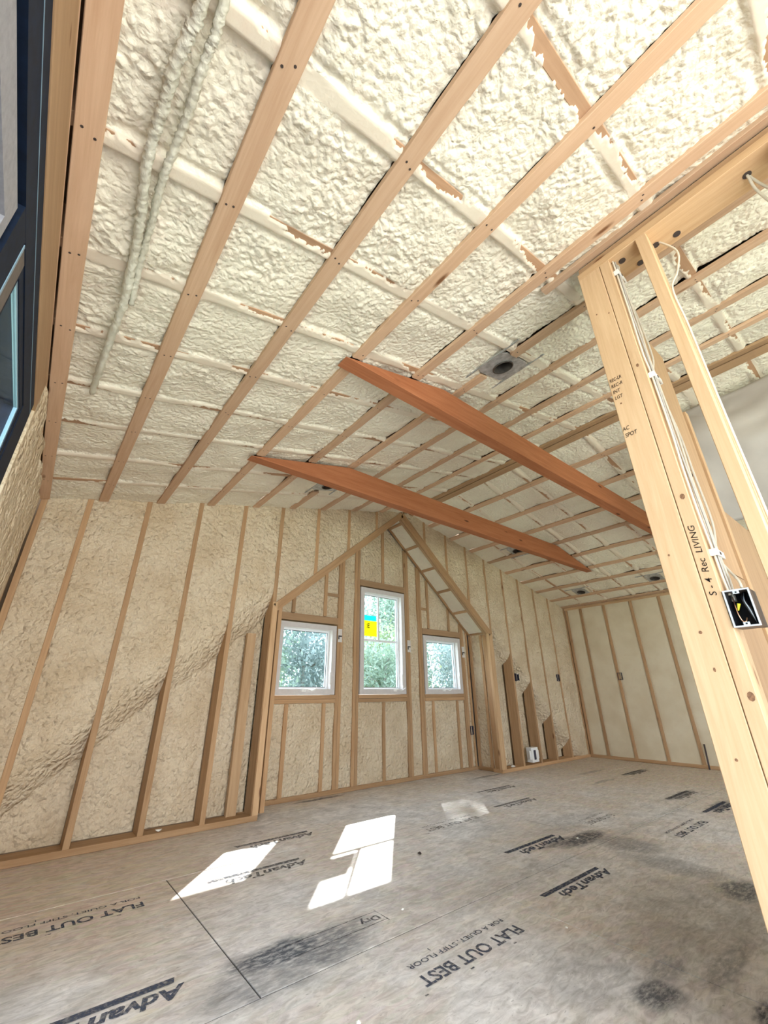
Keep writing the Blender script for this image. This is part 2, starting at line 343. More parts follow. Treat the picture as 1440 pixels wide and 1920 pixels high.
def smooth_path(pts, k=6):
    pts = [Vector(p) for p in pts]; out = []
    P = [pts[0] * 2 - pts[1]] + pts + [pts[-1] * 2 - pts[-2]]
    for i in range(1, len(P) - 2):
        for j in range(k):
            t = j / k; a, b, c, d = P[i - 1], P[i], P[i + 1], P[i + 2]
            out.append(0.5 * ((2 * b) + (c - a) * t + (2 * a - 5 * b + 4 * c - d) * t * t + (3 * b - a - 3 * c + d) * t ** 3))
    out.append(pts[-1]); return out
def cyl_mesh(r, h, n=20, r2=None):
    r2 = r if r2 is None else r2
    vs = [(r * math.cos(2 * math.pi * i / n), r * math.sin(2 * math.pi * i / n), 0) for i in range(n)] + [(r2 * math.cos(2 * math.pi * i / n), r2 * math.sin(2 * math.pi * i / n), h) for i in range(n)]
    return raw(vs, [(i, (i + 1) % n, n + (i + 1) % n, n + i) for i in range(n)] + [tuple(range(n - 1, -1, -1)), tuple(range(n, 2 * n))])

# numpy gradient noise
def perlin(x, y, seed=0):
    xi = np.floor(x).astype(np.int64); yi = np.floor(y).astype(np.int64); xf = x - xi; yf = y - yi
    def g(ix, iy, dx, dy):
        h = (ix * 374761393 + iy * 668265263 + seed * 1274126177) & 0xffffffff
        h = ((h ^ (h >> 13)) * 1274126177) & 0xffffffff; h = (h ^ (h >> 16)) & 0xffff
        a = h * (2 * np.pi / 65536.0); return np.cos(a) * dx + np.sin(a) * dy
    u = xf * xf * xf * (xf * (xf * 6 - 15) + 10); v = yf * yf * yf * (yf * (yf * 6 - 15) + 10)
    a = g(xi, yi, xf, yf); b = g(xi + 1, yi, xf - 1, yf); c = g(xi, yi + 1, xf, yf - 1); d = g(xi + 1, yi + 1, xf - 1, yf - 1)
    return ((a + (b - a) * u) + ((c + (d - c) * u) - (a + (b - a) * u)) * v) * 1.5
def lumps(u, v, seed, f=1.0, streak=1.0):
    """popcorn relief in metres, ~0..1 scale"""
    wu = u + 0.020 * perlin(u * 13, v * 13, seed + 5); wv = v + 0.020 * perlin(u * 13, v * 13, seed + 6)
    a = np.abs(perlin(wu * 26 * f, wv * 26 * f * streak, seed + 1)); b = np.abs(perlin(wu * 55 * f, wv * 55 * f * streak, seed + 2))
    m = np.clip(0.55 + 0.8 * perlin(u * 4.5, v * 4.5, seed + 3), 0.12, 1.25)
    return (np.sqrt(a + 0.01) * 0.62 + np.sqrt(b + 0.01) * 0.38) * m
def grid_mesh(X, Y, Z, mat):
    nu, nv = X.shape; co = np.stack([X, Y, Z], -1).reshape(-1, 3).astype(np.float32)
    i = np.arange(nu * nv).reshape(nu, nv); q = np.stack([i[:-1, :-1], i[1:, :-1], i[1:, 1:], i[:-1, 1:]], -1).reshape(-1, 4)
    me = bpy.data.meshes.new('foam'); me.vertices.add(len(co)); me.vertices.foreach_set('co', co.ravel())
    me.loops.add(q.size); me.loops.foreach_set('vertex_index', q.ravel().astype(np.int32))
    me.polygons.add(len(q)); me.polygons.foreach_set('loop_start', np.arange(0, q.size, 4, dtype=np.int32))
    me.update(calc_edges=True); me.shade_smooth(); me.materials.append(mat); return me

# ------------------------------------------------------------------ floor
floor = tag(link('floor', boxes_mesh([((XL - 0.25, YB - 0.2, -0.30), (XR + 0.25, 4.45, -0.0235))]), M['deck']), 'grey-brown wooden subfloor of large printed panels', 'floor', kind='structure')
rows = [(-2.60, -1.95), (-1.95, -0.73), (-0.73, 0.49), (0.49, 1.71), (1.71, 2.93), (2.93, 4.10)]
starts = [0.9, 2.06, 0.855, 2.06, 0.855, 2.06]
panels = []
for (y0, y1), s in zip(rows, starts):
    xs = [XL] + [x for x in (s - 2.44, s, s + 2.44, s + 4.88) if XL + 0.1 < x < XR - 0.1] + [XR]
    for x0, x1 in zip(xs[:-1], xs[1:]):
        g = 0.0024; top = random.uniform(-0.0006, 0.0)
        if y0 == 2.93:   # last row runs into the dormer bay
            segs = [(max(x0, XL), min(x1, XR))]
            p = bbox('floor_panel', (x0 + g, y0 + g, -0.023), (x1 - g, YF + 0.10, top), M['floor'], floor); panels.append((x0, x1, y0, y1, p))
            continue
        p = bbox('floor_panel', (x0 + g, y0 + g, -0.023), (x1 - g, y1 - g, top), M['floor'], floor); panels.append((x0, x1, y0, y1, p))
p = bbox('floor_panel', (1.69, YF + 0.103, -0.023), (4.87, 4.25, 0), M['floor'], floor); panels.append((1.69, 4.87, 3.80, 4.25, p))
for (y0, y1), s in zip(rows, starts):
    bbox('floor_joint', (XL, y1 - 0.0018, -0.012), (XR, y1 + 0.0018, -0.0022), M['joint'], floor)
    for x in (s - 2.44, s, s + 2.44, s + 4.88):
        if XL + 0.1 < x < XR - 0.1: bbox('floor_joint', (x - 0.0018, y0 + 0.002, -0.012), (x + 0.0018, min(y1, YF + 0.1) - 0.002, -0.0022), M['joint'], floor)
def panel_at(x, y):
    for a, b_, c, d, o in panels:
        if a <= x <= b_ and c <= y <= d: return o
    return floor

def text_mesh(s, size, bold=0.0, shear=0.0, spacing=1.0):
    cu = bpy.data.curves.new('t', 'FONT'); cu.body = s; cu.size = size; cu.offset = bold; cu.shear = shear; cu.space_character = spacing; cu.resolution_u = 3
    o = bpy.data.objects.new('t', cu); COL.objects.link(o); dg = bpy.context.evaluated_depsgraph_get(); me = bpy.data.meshes.new_from_object(o.evaluated_get(dg))
    bpy.data.objects.remove(o); bpy.data.curves.remove(cu); me.materials.clear(); return me
def fit(me, w, h):
    co = np.empty(len(me.vertices) * 3, np.float32); me.vertices.foreach_get('co', co); co = co.reshape(-1, 3)
    lo, hi = co.min(0), co.max(0); co[:, 0] = (co[:, 0] - lo[0]) * (w / (hi[0] - lo[0])); co[:, 1] = (co[:, 1] - lo[1]) * (h / (hi[1] - lo[1])); co[:, 2] = 0
    me.vertices.foreach_set('co', co.ravel()); me.update(); return me
def join_me(parts):
    bm = bmesh.new()
    for me, dx, dy in parts:
        k = len(bm.verts); bm.from_mesh(me); bm.verts.ensure_lookup_table()
        for v in bm.verts[k:]: v.co.x += dx; v.co.y += dy
    out = bpy.data.meshes.new('print'); bm.to_mesh(out); bm.free(); return out
def rect_me(x0, y0, x1, y1): return raw([(x0, y0, 0), (x1, y0, 0), (x1, y1, 0), (x0, y1, 0)], [(0, 1, 2, 3)])
brand = text_mesh('AdvanTech', 0.1, 0.0035, 0.28)
logo = join_me([(fit(brand, 0.50, 0.075), 0, 0.052), (raw([(0.02, 0, 0), (0.585, 0, 0), (0.575, 0.034, 0), (0.03, 0.034, 0)], [(0, 1, 2, 3)]), 0, 0)])
fob = join_me([(fit(text_mesh('FLAT OUT BEST', 0.1, 0.0022), 0.565, 0.062), 0, 0.075), (fit(text_mesh('FOR A QUIET, STIFF FLOOR', 0.05, 0.0006), 0.545, 0.030), 0.0, 0.0),
               (rect_me(0.10, 0.160, 0.118, 0.166), 0, 0), (rect_me(0.355, 0.160, 0.375, 0.166), 0, 0), (rect_me(0.585, 0.160, 0.60, 0.166), 0, 0), (rect_me(0.40, -0.030, 0.404, -0.012), 0, 0)])
def bracket_box():
    lst = [rect_me(0, 0, 0.46, 0.004), rect_me(0, 0.088, 0.46, 0.092), rect_me(0, -0.012, 0.004, 0.104)]
    return join_me([(l, 0, 0) for l in lst] + [(fit(text_mesh('Dry', 0.1, 0.003), 0.10, 0.055), 0.02, 0.018)])
def floor_print(kind, x_right, y_top, mat, sx=1.0, sy=1.0):
    """prints read along -X and stand on their heads as seen from the camera; x_right is where the first letter starts, y_top the far edge"""
    me = {'logo': logo, 'fob': fob, 'box': None}[kind] if kind != 'box' else bracket_box()
    me2 = me.copy(); me2.materials.clear(); me2.materials.append(mat)
    mw = Matrix.Translation((x_right, y_top, 0.0012)) @ Matrix.Rotation(math.pi, 4, 'Z') @ Matrix.Diagonal((sx, sy, 1, 1))
    return link('printed_lettering', me2, None, panel_at(x_right - 0.2, y_top - 0.05), mw=mw)
floor_print('logo', 0.685, 2.005, M['ink'], 1.0, 0.95); floor_print('logo', 1.575, 2.765, M['inkf'], 0.98, 0.95); floor_print('logo', 1.88, 3.215, M['inkf'], 0.95, 0.95)
floor_print('logo', 2.79, 1.545, M['ink'], 1.0, 0.80); floor_print('logo', 3.14, 2.02, M['ink'], 0.98, 0.9); floor_print('logo', 3.99, 2.77, M['inkf'], 0.95, 0.9); floor_print('logo', 4.34, 3.24, M['inkf'], 0.95, 0.9)
floor_print('fob', 1.87, 1.535, M['ink']); floor_print('fob', 0.70, 2.80, M['ink'], 1.0, 0.95); floor_print('fob', 3.08, 2.74, M['inkf'], 1.0, 0.9); floor_print('fob', 4.28, 1.54, M['ink'], 1.0, 0.9)
floor_print('box', 1.50, 1.935, M['inkf']); floor_print('logo', 5.43, 1.92, M['inkf']); floor_print('logo', 5.16, 1.55, M['ink']); floor_print('logo', 6.40, 2.73, M['inkf'])
floor_print('fob', 3.95, 2.08, M['inkf'], 0.7, 0.9)

# ------------------------------------------------------------------ ceiling
dd = 0.20
ceil_me = prism([(XL - 0.25, zc(XL - 0.25, dd)), (XM, zc(XM, dd)), (XR + 0.25, zc(XR + 0.25, dd)), (XR + 0.25, zc(XR + 0.25, dd + 0.03)), (XM, zc(XM, dd + 0.03)), (XL - 0.25, zc(XL - 0.25, dd + 0.03))], YB - 0.3, YF + 0.02, 1)
ceiling = tag(link('ceiling', ceil_me, M['deck']), 'pitched ceiling filled with cream spray foam between rafters and strapping', 'ceiling', kind='structure')
STRX_L = [-0.2235, 0.1325, 0.530, 0.936, 1.360, 1.75, 2.12, 2.54, 2.95]
STRX_R = [3.80, 4.21, 4.62, 5.02, 5.43, 5.83, 6.23, 6.63, 6.96]
RAFY = [-2.28, -1.88, -1.48, -1.08, -0.68, -0.28, 0.12, 0.515, 0.92, 1.32, 1.715, 2.11, 2.49, 2.92, 3.32]
SW, ST = 0.064, 0.019
def strip(x, y0, y1, w=SW):
    n = NL if x < XM else NR; c = Vector((x, 0, zc(x))) - n * (ST / 2); wd_ = Vector((1, 0, S if x < XM else -S))
    return board('furring_strip', (c.x, y0, c.z), (c.x, y1, c.z), wd_, w, ST, M['strip'], ceiling)
BEAMS = [(1.366, 1.455), (2.585, 2.672)]
for x in STRX_L:
    if x in (0.936, 1.360):
        for y0, y1 in ((-2.58, BEAMS[0][0] - 0.002), (BEAMS[0][1] + 0.002, BEAMS[1][0] - 0.002), (BEAMS[1][1] + 0.002, YF - 0.01)): strip(x, y0, y1)
    elif x == 1.75: strip(x, -2.58, 0.945); strip(x, 1.16, 2.95); strip(x, 3.2, YF - 0.01)
    else: strip(x, -2.58, YF - 0.01)
for x in STRX_R:
    if x in (5.43, 5.83):
        for y0, y1 in ((-2.58, BEAMS[0][0] - 0.002), (BEAMS[0][1] + 0.002, BEAMS[1][0] - 0.002), (BEAMS[1][1] + 0.002, YF - 0.01)): strip(x, y0, y1)
    else: strip(x, -2.58, YF - 0.01)
strip(1.457, -2.58, 0.58, 0.045)
# ridge boards
board('ridge_board', (XM - 0.045, -2.58, zc(XM - 0.045) + 0.01), (XM - 0.045, YF - 0.01, zc(XM - 0.045) + 0.01), (1, 0, S), 0.075, 0.02, M['brown'], ceiling)
board('ridge_board', (XM + 0.045, -2.58, zc(XM + 0.045) + 0.01), (XM + 0.045, YF - 0.01, zc(XM + 0.045) + 0.01), (1, 0, -S), 0.075, 0.02, M['brown'], ceiling)
def off(x, d, n): p = Vector((x, 0, zc(x))) - n * d; return p
for y in RAFY:
    for (xa, xb, n) in ((XL - 0.01, XM - 0.005, NL), (XM + 0.005, XR + 0.01, NR)):
        D = 0.150; a = Vector((xa, y, zc(xa))) - n * (ST + D / 2); b = Vector((xb, y, zc(xb))) - n * (ST + D / 2)
        board('rafter', a, b, -n, D, 0.040, M['rafter'], ceiling)
# foam infill, one panel for each bay between two rafters and two strips
CANS = [(1.80, 1.05), (1.80, 3.06), (4.95, 3.13), (6.52, 3.09), (6.52, 2.02)]
def ceil_foam(xa, xb, ya, yb, left, res, seed, ra, rb, name='foam_panel'):
    n = NL if left else NR; nu = max(6, int((xb - xa) / res)); nv = max(6, int((yb - ya) / res))
    u = np.linspace(xa, xb, nu)[:, None] * np.ones((1, nv)); v = np.ones((nu, 1)) * np.linspace(ya, yb, nv)[None, :]
    amp = (0.0205 if left else 0.016)
    h = lumps(u, v, 20 if left else 40, 1.0, 0.85) * amp
    base = 0.033 - 0.014 * np.clip(0.5 + perlin(u * 2.7, v * 2.7, 11), 0, 1) - 0.007 * perlin(u * 7, v * 7, 12)
    d = base - h
    du = np.minimum(u - xa, xb - u)
    d = d + 0.011 * np.exp(-np.maximum(du, 0) / 0.010) * np.clip(-0.3 + 1.3 * perlin(v * 4, u * 2, seed), 0, 1.0)
    for rc, has in ((ya, ra), (yb, rb)):
        if not has: continue
        dr = np.abs(v - rc); kx = int(round(rc * 100))
        sd_ = (v - rc) / 0.020 * (1 if kx % 2 else -1)
        E_ = perlin(u * 3.4, np.full_like(u, rc * 5.3), 300 + kx % 97) + 0.22 * perlin(u * 26, v * 30, 301) + 0.16 * perlin(u * 70, v * 70, 302) - 0.34 * (1 - np.clip(sd_, -1, 1)) + (0.02 if left else 0.14)
        expo = np.clip(E_ / 0.05, 0, 1)
        ridge = 0.0115 + 0.0030 * perlin(u * 8, v * 3, 303) + 0.010 * expo
        r_ = np.clip((0.031 - dr) / 0.011, 0, 1); r_ = r_ * r_ * (3 - 2 * r_)
        d = d + 0.009 * np.exp(-((dr - 0.040) / 0.009) ** 2) * np.clip(0.5 + perlin(u * 5, v * 3, seed + 1), 0, 1.2)
        d = d * (1 - r_) + ridge * r_
    d = np.where(du < 0.010, np.maximum(d, 0.003), d); d = np.maximum(d, -0.006)
    for cx, cy in CANS:
        d = np.where((np.abs(u - cx) < 0.15) & (np.abs(v - cy) < 0.12), np.maximum(d, 0.017), d)
        d = np.where((u - cx) ** 2 + (v - cy) ** 2 < 0.072 ** 2, 0.125, d)
    zz = (ZL + S * (u - XL)) if left else (ZL + S * (XR - u))
    X = u - n.x * d; Z = zz - n.z * d
    if not left: X, v, Z = X[:, ::-1], v[:, ::-1], Z[:, ::-1]
    me = grid_mesh(X, v, Z, M['foam']); me.materials.append(M['foamr'])
    vc = v[:-1, :-1]; drc = np.full_like(vc, 9.0)
    for rc, has in ((ya, ra), (yb, rb)):
        if has: drc = np.minimum(drc, np.abs(vc + (yb - ya) / nv / 2 - rc))
    me.polygons.foreach_set('material_index', (drc < 0.024).astype(np.int32).ravel())
    return link(name, me, None, ceiling)
ry = [YB] + RAFY + [YF + 0.05]
xl = STRX_L + [XM - 0.09]; xr = [XM + 0.09 - 0.03] + STRX_R
k = 0
for left, xs in ((True, xl), (False, xr)):
    for i in range(len(xs) - 1):
        xa = xs[i] + (SW / 2 - 0.004); xb = xs[i + 1] - (SW / 2 - 0.004)
        if left and i == len(xs) - 2: xb = XM - 0.07
        if not left and i == 0: xa = XM + 0.07
        for j in range(len(ry) - 1):
            ya = ry[j]; yb = ry[j + 1]
            if j == len(ry) - 2: yb = YF + 0.01
            if left: res = 0.0058 if yb < 1.4 and i < 6 and ya > -0.8 else 0.0078 if ya < 2.2 and ya > -0.8 else 0.012
            else: res = 0.0115
            if ya < -0.75: res = 0.03
            k += 1; ceil_foam(xa, xb, ya, yb, left, res, 100 + k, j > 0, j < len(ry) - 2)
# foam skin lapping over the rafters in the first slope (thin overspray relief)
def nail_dots(pts, parent, n, r=0.0042):
    vs, fs = [], []
    for p in pts:
        a = n.cross(Vector((0, 1, 0))).normalized(); b = n.cross(a); k0 = len(vs); c = Vector(p) + n * 0.0008
        for i in range(6): vs.append(c + a * r * math.cos(i * math.pi / 3) + b * r * math.sin(i * math.pi / 3))
        fs.append(tuple(range(k0, k0 + 6)))
    o = link('nail_head', raw(vs, fs), M['nail'], parent); o['kind'] = 'stuff'; return o
for xs, n in ((STRX_L, NL), (STRX_R, NR)):
    pts = []
    for x in xs:
        for y in RAFY:
            if y < -0.5: continue
            for s_ in (-1, 1):
                if random.random() < 0.9 and not any(a - 0.02 < y < b + 0.02 for a, b in BEAMS): pts.append(Vector((x + s_ * random.uniform(0.008, 0.018), y + random.uniform(-0.012, 0.012), 0)))
    for q in pts: q.z = zc(q.x)
    nail_dots(pts, ceiling, n)

# ------------------------------------------------------------------ exposed tie beams
def tie(y0, y1, label, ztop):
    zb = 2.487; s_ = (ZL - S * XL)
    xa = (zb - s_) / S; xt = (ztop - s_) / S
    pts = [(xa + 0.012, zb), (2 * XM - xa - 0.012, zb), (2 * XM - xt - 0.012, ztop), (xt + 0.012, ztop)]
    me = prism([(p[0] - XM, p[1] - (zb + ztop) / 2) for p in pts], -(y1 - y0) / 2, (y1 - y0) / 2, 1)
    o = link('tie_beam', me, M['fir'], None, (XM, (y0 + y1) / 2, (zb + ztop) / 2)); bv = o.modifiers.new('bevel', 'BEVEL'); bv.width = 0.004; bv.segments = 1
    return tag(o, label, 'beam', 'red-brown tie beams under the ridge')
tie(*BEAMS[0], 'red-brown timber tie beam nearer the post, its left end higher in view', 2.662)
tie(*BEAMS[1], 'red-brown timber tie beam nearer the window wall, passing above the dormer peak', 2.69)

# ------------------------------------------------------------------ front gable wall
wf_me = prism([(XL - 0.25, -0.3), (1.60, -0.3), (1.60, 1.78), (3.30, 3.17), (4.96, 1.78), (4.96, -0.3), (XR + 0.25, -0.3), (XR + 0.25, 2.6), (XM, 3.5), (XL - 0.25, 2.6)], YF + 0.175, YF + 0.20, 1)
wall_front = tag(link('wall_front', wf_me, M['deck']), 'tall gable wall of studs and tan spray foam with the window dormer', 'wall', kind='structure')
SXS = [0.052, 0.452, 0.861, 1.267, 1.655, 2.078, 2.483, 2.889, 3.294, 3.70, 4.105, 4.51, 4.916, 5.32, 5.73, 6.13, 6.54]
AX0, AX1, APX, APZ, FTZ, YA = 1.69, 4.87, 3.30, 3.045, 1.66, 4.10
def gab(x): return FTZ + (APZ - FTZ) * (1 - abs(x - APX) / ((AX1 - AX0) / 2 + 0.02)) if True else 0
def stud(x, z0, z1, parent, y=YF, d=0.14, w=0.038, mat='studw', name='stud'): return bbox(name, (x - w / 2, y, z0), (x + w / 2, y + d, z1), M[mat], parent)
PL = 0.040
for x in SXS:
    if 1.75 < x < 4.85: z0 = gab(x) + 0.04
    else: z0 = PL
    z1 = zc(x, 0.03)
    if z1 - z0 > 0.06: stud(x, z0, z1, wall_front)
stud(XL + 0.035, PL, zc(XL + 0.03, 0.02), wall_front); stud(XR - 0.02, PL, zc(XR - .02, 0.02), wall_front)
bbox('bottom_plate', (XL, YF - 0.004, 0.001), (1.69, YF + 0.140, PL), M['studw'], wall_front)
bbox('bottom_plate', (4.85, YF - 0.004, 0.001), (XR, YF + 0.140, PL), M['studw'], wall_front)
# dormer jamb posts and rake members
stud(1.665, PL, FTZ + 0.05, wall_front, YF - 0.012, 0.05, 0.050, 'stud', 'jamb_post'); 
stud(1.735, PL, FTZ + 0.02, wall_front, YF + 0.02, 0.12, 0.038, 'studw', 'jamb_post')
stud(4.877, PL, FTZ + 0.0, wall_front, YF - 0.012, 0.040, 0.088, 'stud', 'jamb_post')
stud(4.90, PL, FTZ, wall_front, YF + 0.035, 0.10, 0.038, 'studw', 'jamb_post')
sl = Vector((APX - AX0, 0, APZ - FTZ)).normalized(); nrm = Vector((-sl.z, 0, sl.x))
for sgn in (-1, 1):
    foot = Vector((AX0 - 0.02 if sgn < 0 else AX1 + 0.02, YF + 0.008, FTZ + 0.0)); top = Vector((APX, YF + 0.008, APZ))
    d = (top - foot).normalized(); nn = Vector((-d.z * (1 if sgn < 0 else -1), 0, d.x * (1 if sgn < 0 else -1)));
    board('rake_board', foot - nn * 0.0, top + d * 0.0, nn, 0.075, 0.040, M['studw'], wall_front)
    board('rake_board', foot + nn * 0.0 + Vector((0, 0.042, 0)), top + Vector((0, 0.042, 0)), nn, 0.085, 0.038, M['brown'], wall_front)
# wall foam: tall bays, receding below the old roof line
def zfold(x): return (0.25 + 0.862 * (x - 0.084)) if x < APX else (1.60 - 0.93 * (x - 4.95))
def wall_foam(x0, x1, z0f, z1f, y0, parent, mat, res=0.011, amp=0.006, fold=None, back=0.13, rec=0.004, seed=3, name='foam_panel', horiz=False, dome=0.002):
    nu = max(5, int((x1 - x0) / res)); u1 = np.linspace(x0, x1, nu); z0 = np.array([z0f(a) for a in u1]); z1 = np.array([z1f(a) for a in u1]); H = float((z1 - z0).max()); nv = max(5, int(H / (res * 1.25)))
    tt = np.linspace(0, 1, nv)[None, :]; u = u1[:, None] * np.ones((1, nv)); z = z0[:, None] + (z1 - z0)[:, None] * tt
    du = np.minimum(u - x0, x1 - u); h = lumps(u, z, seed, 0.8 if not horiz else 0.5, 1.6 if horiz else 1.25) * amp
    d = rec + dome * np.exp(-np.maximum(du, 0) / 0.02) - h + 0.006 * perlin(u * 3, z * 3, seed + 9)
    if fold is not None:
        zf = np.array([fold(a) for a in u1])[:, None] + 0.05 * perlin(u * 2.2, z * 1.1, 77) + 0.02 * perlin(u * 9, z * 9, 78)
        W_ = 0.26 if x0 < 3 else 0.16
        t_ = np.clip((zf + W_ - z) / W_, 0, 1); s_ = np.where(t_ < 1, 0.78 * t_ ** 1.5, 1.0); k_ = np.clip((zf - z) / 0.035, 0, 1); s_ = np.where(z < zf, 0.78 + 0.22 * k_, s_)
        near = np.exp(-((z - zf - 0.06) / 0.20) ** 2) * 0.92; h2 = h * near; d = d + h2
        bul = np.exp(-((z - zf - W_) / 0.12) ** 2) * 0.010
        d = d * (1 - 0.7 * s_) + s_ * back - bul
    d = np.clip(d, -0.03, 0.168); d = np.where(du < 0.006, np.maximum(d, 0.002), d)
    return link(name, grid_mesh(u, y0 + d, z, mat), None, parent)
xs = [XL + 0.055] + SXS + [XR - 0.02]
for i in range(len(xs) - 1):
    xa, xb = xs[i] + (0.0195 if i else 0.0), xs[i + 1] - 0.0195
    if xb > 1.70 and xa < 4.87:
        if xa < 1.70: xa = max(xa, 1.60)
        z0f = lambda a: min(gab(a) + 0.035, zc(a) + 0.0); fold = None
        if xs[i] < 1.7: xa = xs[i] + 0.02
        if xs[i + 1] > 4.88: xb = xs[i + 1] - 0.02
    else: z0f = lambda a: PL; fold = zfold
    wall_foam(xa, xb, z0f, lambda a: zc(a, 0.035), YF, wall_front, M['foamw'], 0.009 if xb < 3 else 0.013, 0.026, fold, 0.17, 0.009, 3)
# a deeper stud face left of the dormer jamb
bbox('stud', (1.468, YF + 0.085, PL), (1.548, YF + 0.125, 1.42), M['stud'], wall_front)

# dormer bay shell
shell = boxes_mesh([((AX0 - 0.10, YF + 0.205, -0.3), (AX0 - 0.06, YA + 0.2, 1.8)), ((AX1 + 0.10, YF + 0.15, -0.3), (AX1 + 0.13, YA + 0.2, 1.8))])
bs = tag(link('wall_dormer_side', shell, M['siding']), 'side walls of the small window dormer', 'wall', kind='structure')
bbox('stud', (AX1, YA - 0.055, PL), (AX1 + 0.05, YA - 0.015, FTZ), M['studw'], bs); bbox('stud', (AX1, YF + 0.15, PL), (AX1 + 0.05, YF + 0.188, FTZ), M['studw'], bs)
def side_foam(x, ya, yb, z1, parent, sgn):
    nu, nv = 26, 110; v = np.linspace(ya, yb, nu)[:, None] * np.ones((1, nv)); z = np.ones((nu, 1)) * np.linspace(PL, z1, nv)[None, :]
    d = 0.010 - lumps(v, z, 61, 0.75) * 0.008 + 0.008 * perlin(v * 4, z * 4, 62)
    link('foam_panel', grid_mesh((x + sgn * d) if sgn > 0 else (x + sgn * d)[::-1], v if sgn > 0 else v[::-1], z, M['foamw']), None, parent)
side_foam(AX1 + 0.012, YF + 0.06, YA, FTZ + 0.03, bs, 1); side_foam(AX0 - 0.012, YF + 0.06, YA, FTZ + 0.03, bs, -1)
bbox('bottom_plate', (AX1 + 0.002, YF + 0.15, 0.001), (AX1 + 0.1, YA, PL), M['studw'], bs); bbox('bottom_plate', (AX0 - 0.1, YF + 0.15, 0.001), (AX0 - 0.002, YA, PL), M['studw'], bs)
# dormer roof slopes
droof = tag(link('ceiling_dormer', prism([(AX0 - 0.12, FTZ + 0.10), (APX, APZ + 0.22), (AX1 + 0.12, FTZ + 0.10), (AX1 + 0.16, FTZ + 0.14), (APX, APZ + 0.28), (AX0 - 0.16, FTZ + 0.14)], YF + 0.06, YA + 0.22, 1), M['deck']),
            'two small sloping dormer ceilings of foam with cross blocks', 'ceiling', kind='structure')
for sgn in (-1, 1):
    foot = Vector((AX0 if sgn < 0 else AX1, 0, FTZ)); top = Vector((APX, 0, APZ)); d = (top - foot); L = d.length; d.normalize(); outn = Vector((-d.z, 0, d.x)) if sgn < 0 else Vector((d.z, 0, -d.x))
    if outn.z < 0: outn = -outn
    ss = [0.0, 0.42, 0.82, 1.21, 1.60, 1.98]
    for s_ in ss:
        c = foot + d * s_ + outn * 0.05
        board('blocking', (c.x, YF + 0.052, c.z), (c.x, YA - 0.002, c.z), outn, 0.06, 0.038, M['studw'], droof)
    board('rafter', foot + outn * 0.05 + Vector((0, YA - 0.02, 0)), top + outn * 0.05 + Vector((0, YA - 0.02, 0)), outn, 0.06, 0.036, M['studw'], droof)
    ss2 = ss + [L]
    for a, b in zip(ss2[:-1], ss2[1:]):
        nu = 34; nv = 32; s1 = np.linspace(a + 0.02, b - 0.02 if b < L else b, nu)[:, None] * np.ones((1, nv)); v = np.ones((nu, 1)) * np.linspace(YF + 0.052, YA, nv)[None, :]
        dn = 0.032 - lumps(s1, v, 90 + sgn, 0.9) * 0.012 - 0.006 * perlin(s1 * 6, v * 6, 91)
        X = foot.x + d.x * s1 + outn.x * dn; Z = foot.z + d.z * s1 + outn.z * dn
        if sgn > 0: X, v, Z = X[::-1], v[::-1], Z[::-1]
        link('foam_panel', grid_mesh(X, v, Z, M['foam']), None, droof)

# window wall inside the dormer
def droof_z(x): return FTZ + (APZ - FTZ) * (1 - abs(x - APX) / ((AX1 - AX0) / 2)) + 0.03
WINS = [(1.910, 2.618, 0.902, 1.618), (2.948, 3.654, 0.902, 2.125), (3.972, 4.695, 0.902, 1.622)]
ext = []
ysh0, ysh1 = YA + 0.135, YA + 0.15
cuts = [AX0 - 0.12, WINS[0][0], WINS[0][1], WINS[1][0], WINS[1][1], WINS[2][0], WINS[2][1], AX1 + 0.12]
for i in range(7):
    if i % 2 == 0: ext.append(((cuts[i], ysh0, -0.3), (cuts[i + 1], ysh1, 3.3)))
    else: w = WINS[i // 2]; ext += [((w[0], ysh0, -0.3), (w[1], ysh1, w[2])), ((w[0], ysh0, w[3]), (w[1], ysh1, 3.3))]
wdm = tag(link('wall_dormer', boxes_mesh(ext), M['siding']), 'framed window wall inside the dormer with three white windows', 'wall', kind='structure')
def vst(x0, x1, z0, z1, name='stud', mat='studw', dy=0.0): bbox(name, (x0, YA + dy, z0), (x1, YA + 0.12, z1), M[mat], wdm)
for a, b, z in [(1.820, 1.857, None), (1.859, 1.896, None), (2.632, 2.669, None), (2.671, 2.708, None), (2.862, 2.899, None), (2.901, 2.938, None), (3.664, 3.701, None), (3.703, 3.740, None),
             (3.892, 3.929, None), (3.931, 3.966, None), (4.705, 4.742, None), (4.744, 4.781, None), (4.835, 4.868, None), (1.70, 1.735, None)]:
    vst(a, b, PL, min(droof_z((a + b) / 2), 3.05))
for a, b in [(2.050, 2.090), (2.480, 2.518), (3.285, 3.323), (4.093, 4.131), (4.545, 4.583)]: vst(a, b, PL, 0.82)
for a, b, z in [(2.045, 2.083, 1.715), (2.440, 2.478, 1.715), (3.285, 3.323, 2.212), (4.075, 4.113, 1.715), (4.480, 4.518, 1.715)]: vst(a, b, z, droof_z((a + b) / 2))
for (x0, x1, z0, z1) in [(1.897, 2.631, 0, 0), (2.939, 3.663, 0, 0), (3.967, 4.704, 0, 0)]:
    top = 2.14 if x0 > 2.8 and x0 < 3.5 else 1.634
    bbox('window_sill_board', (x0, YA - 0.003, 0.862), (x1, YA + 0.12, 0.899), M['studw'], wdm); bbox('window_sill_board', (x0, YA, 0.822), (x1, YA + 0.12, 0.860), M['studw'], wdm)
    bbox('header', (x0, YA - 0.002, top), (x1, YA + 0.12, top + 0.075), M['brown'], wdm)
for (x0, x1, z) in [(2.05, 2.63, 1.99), (4.0, 4.46, 1.99)]: pass
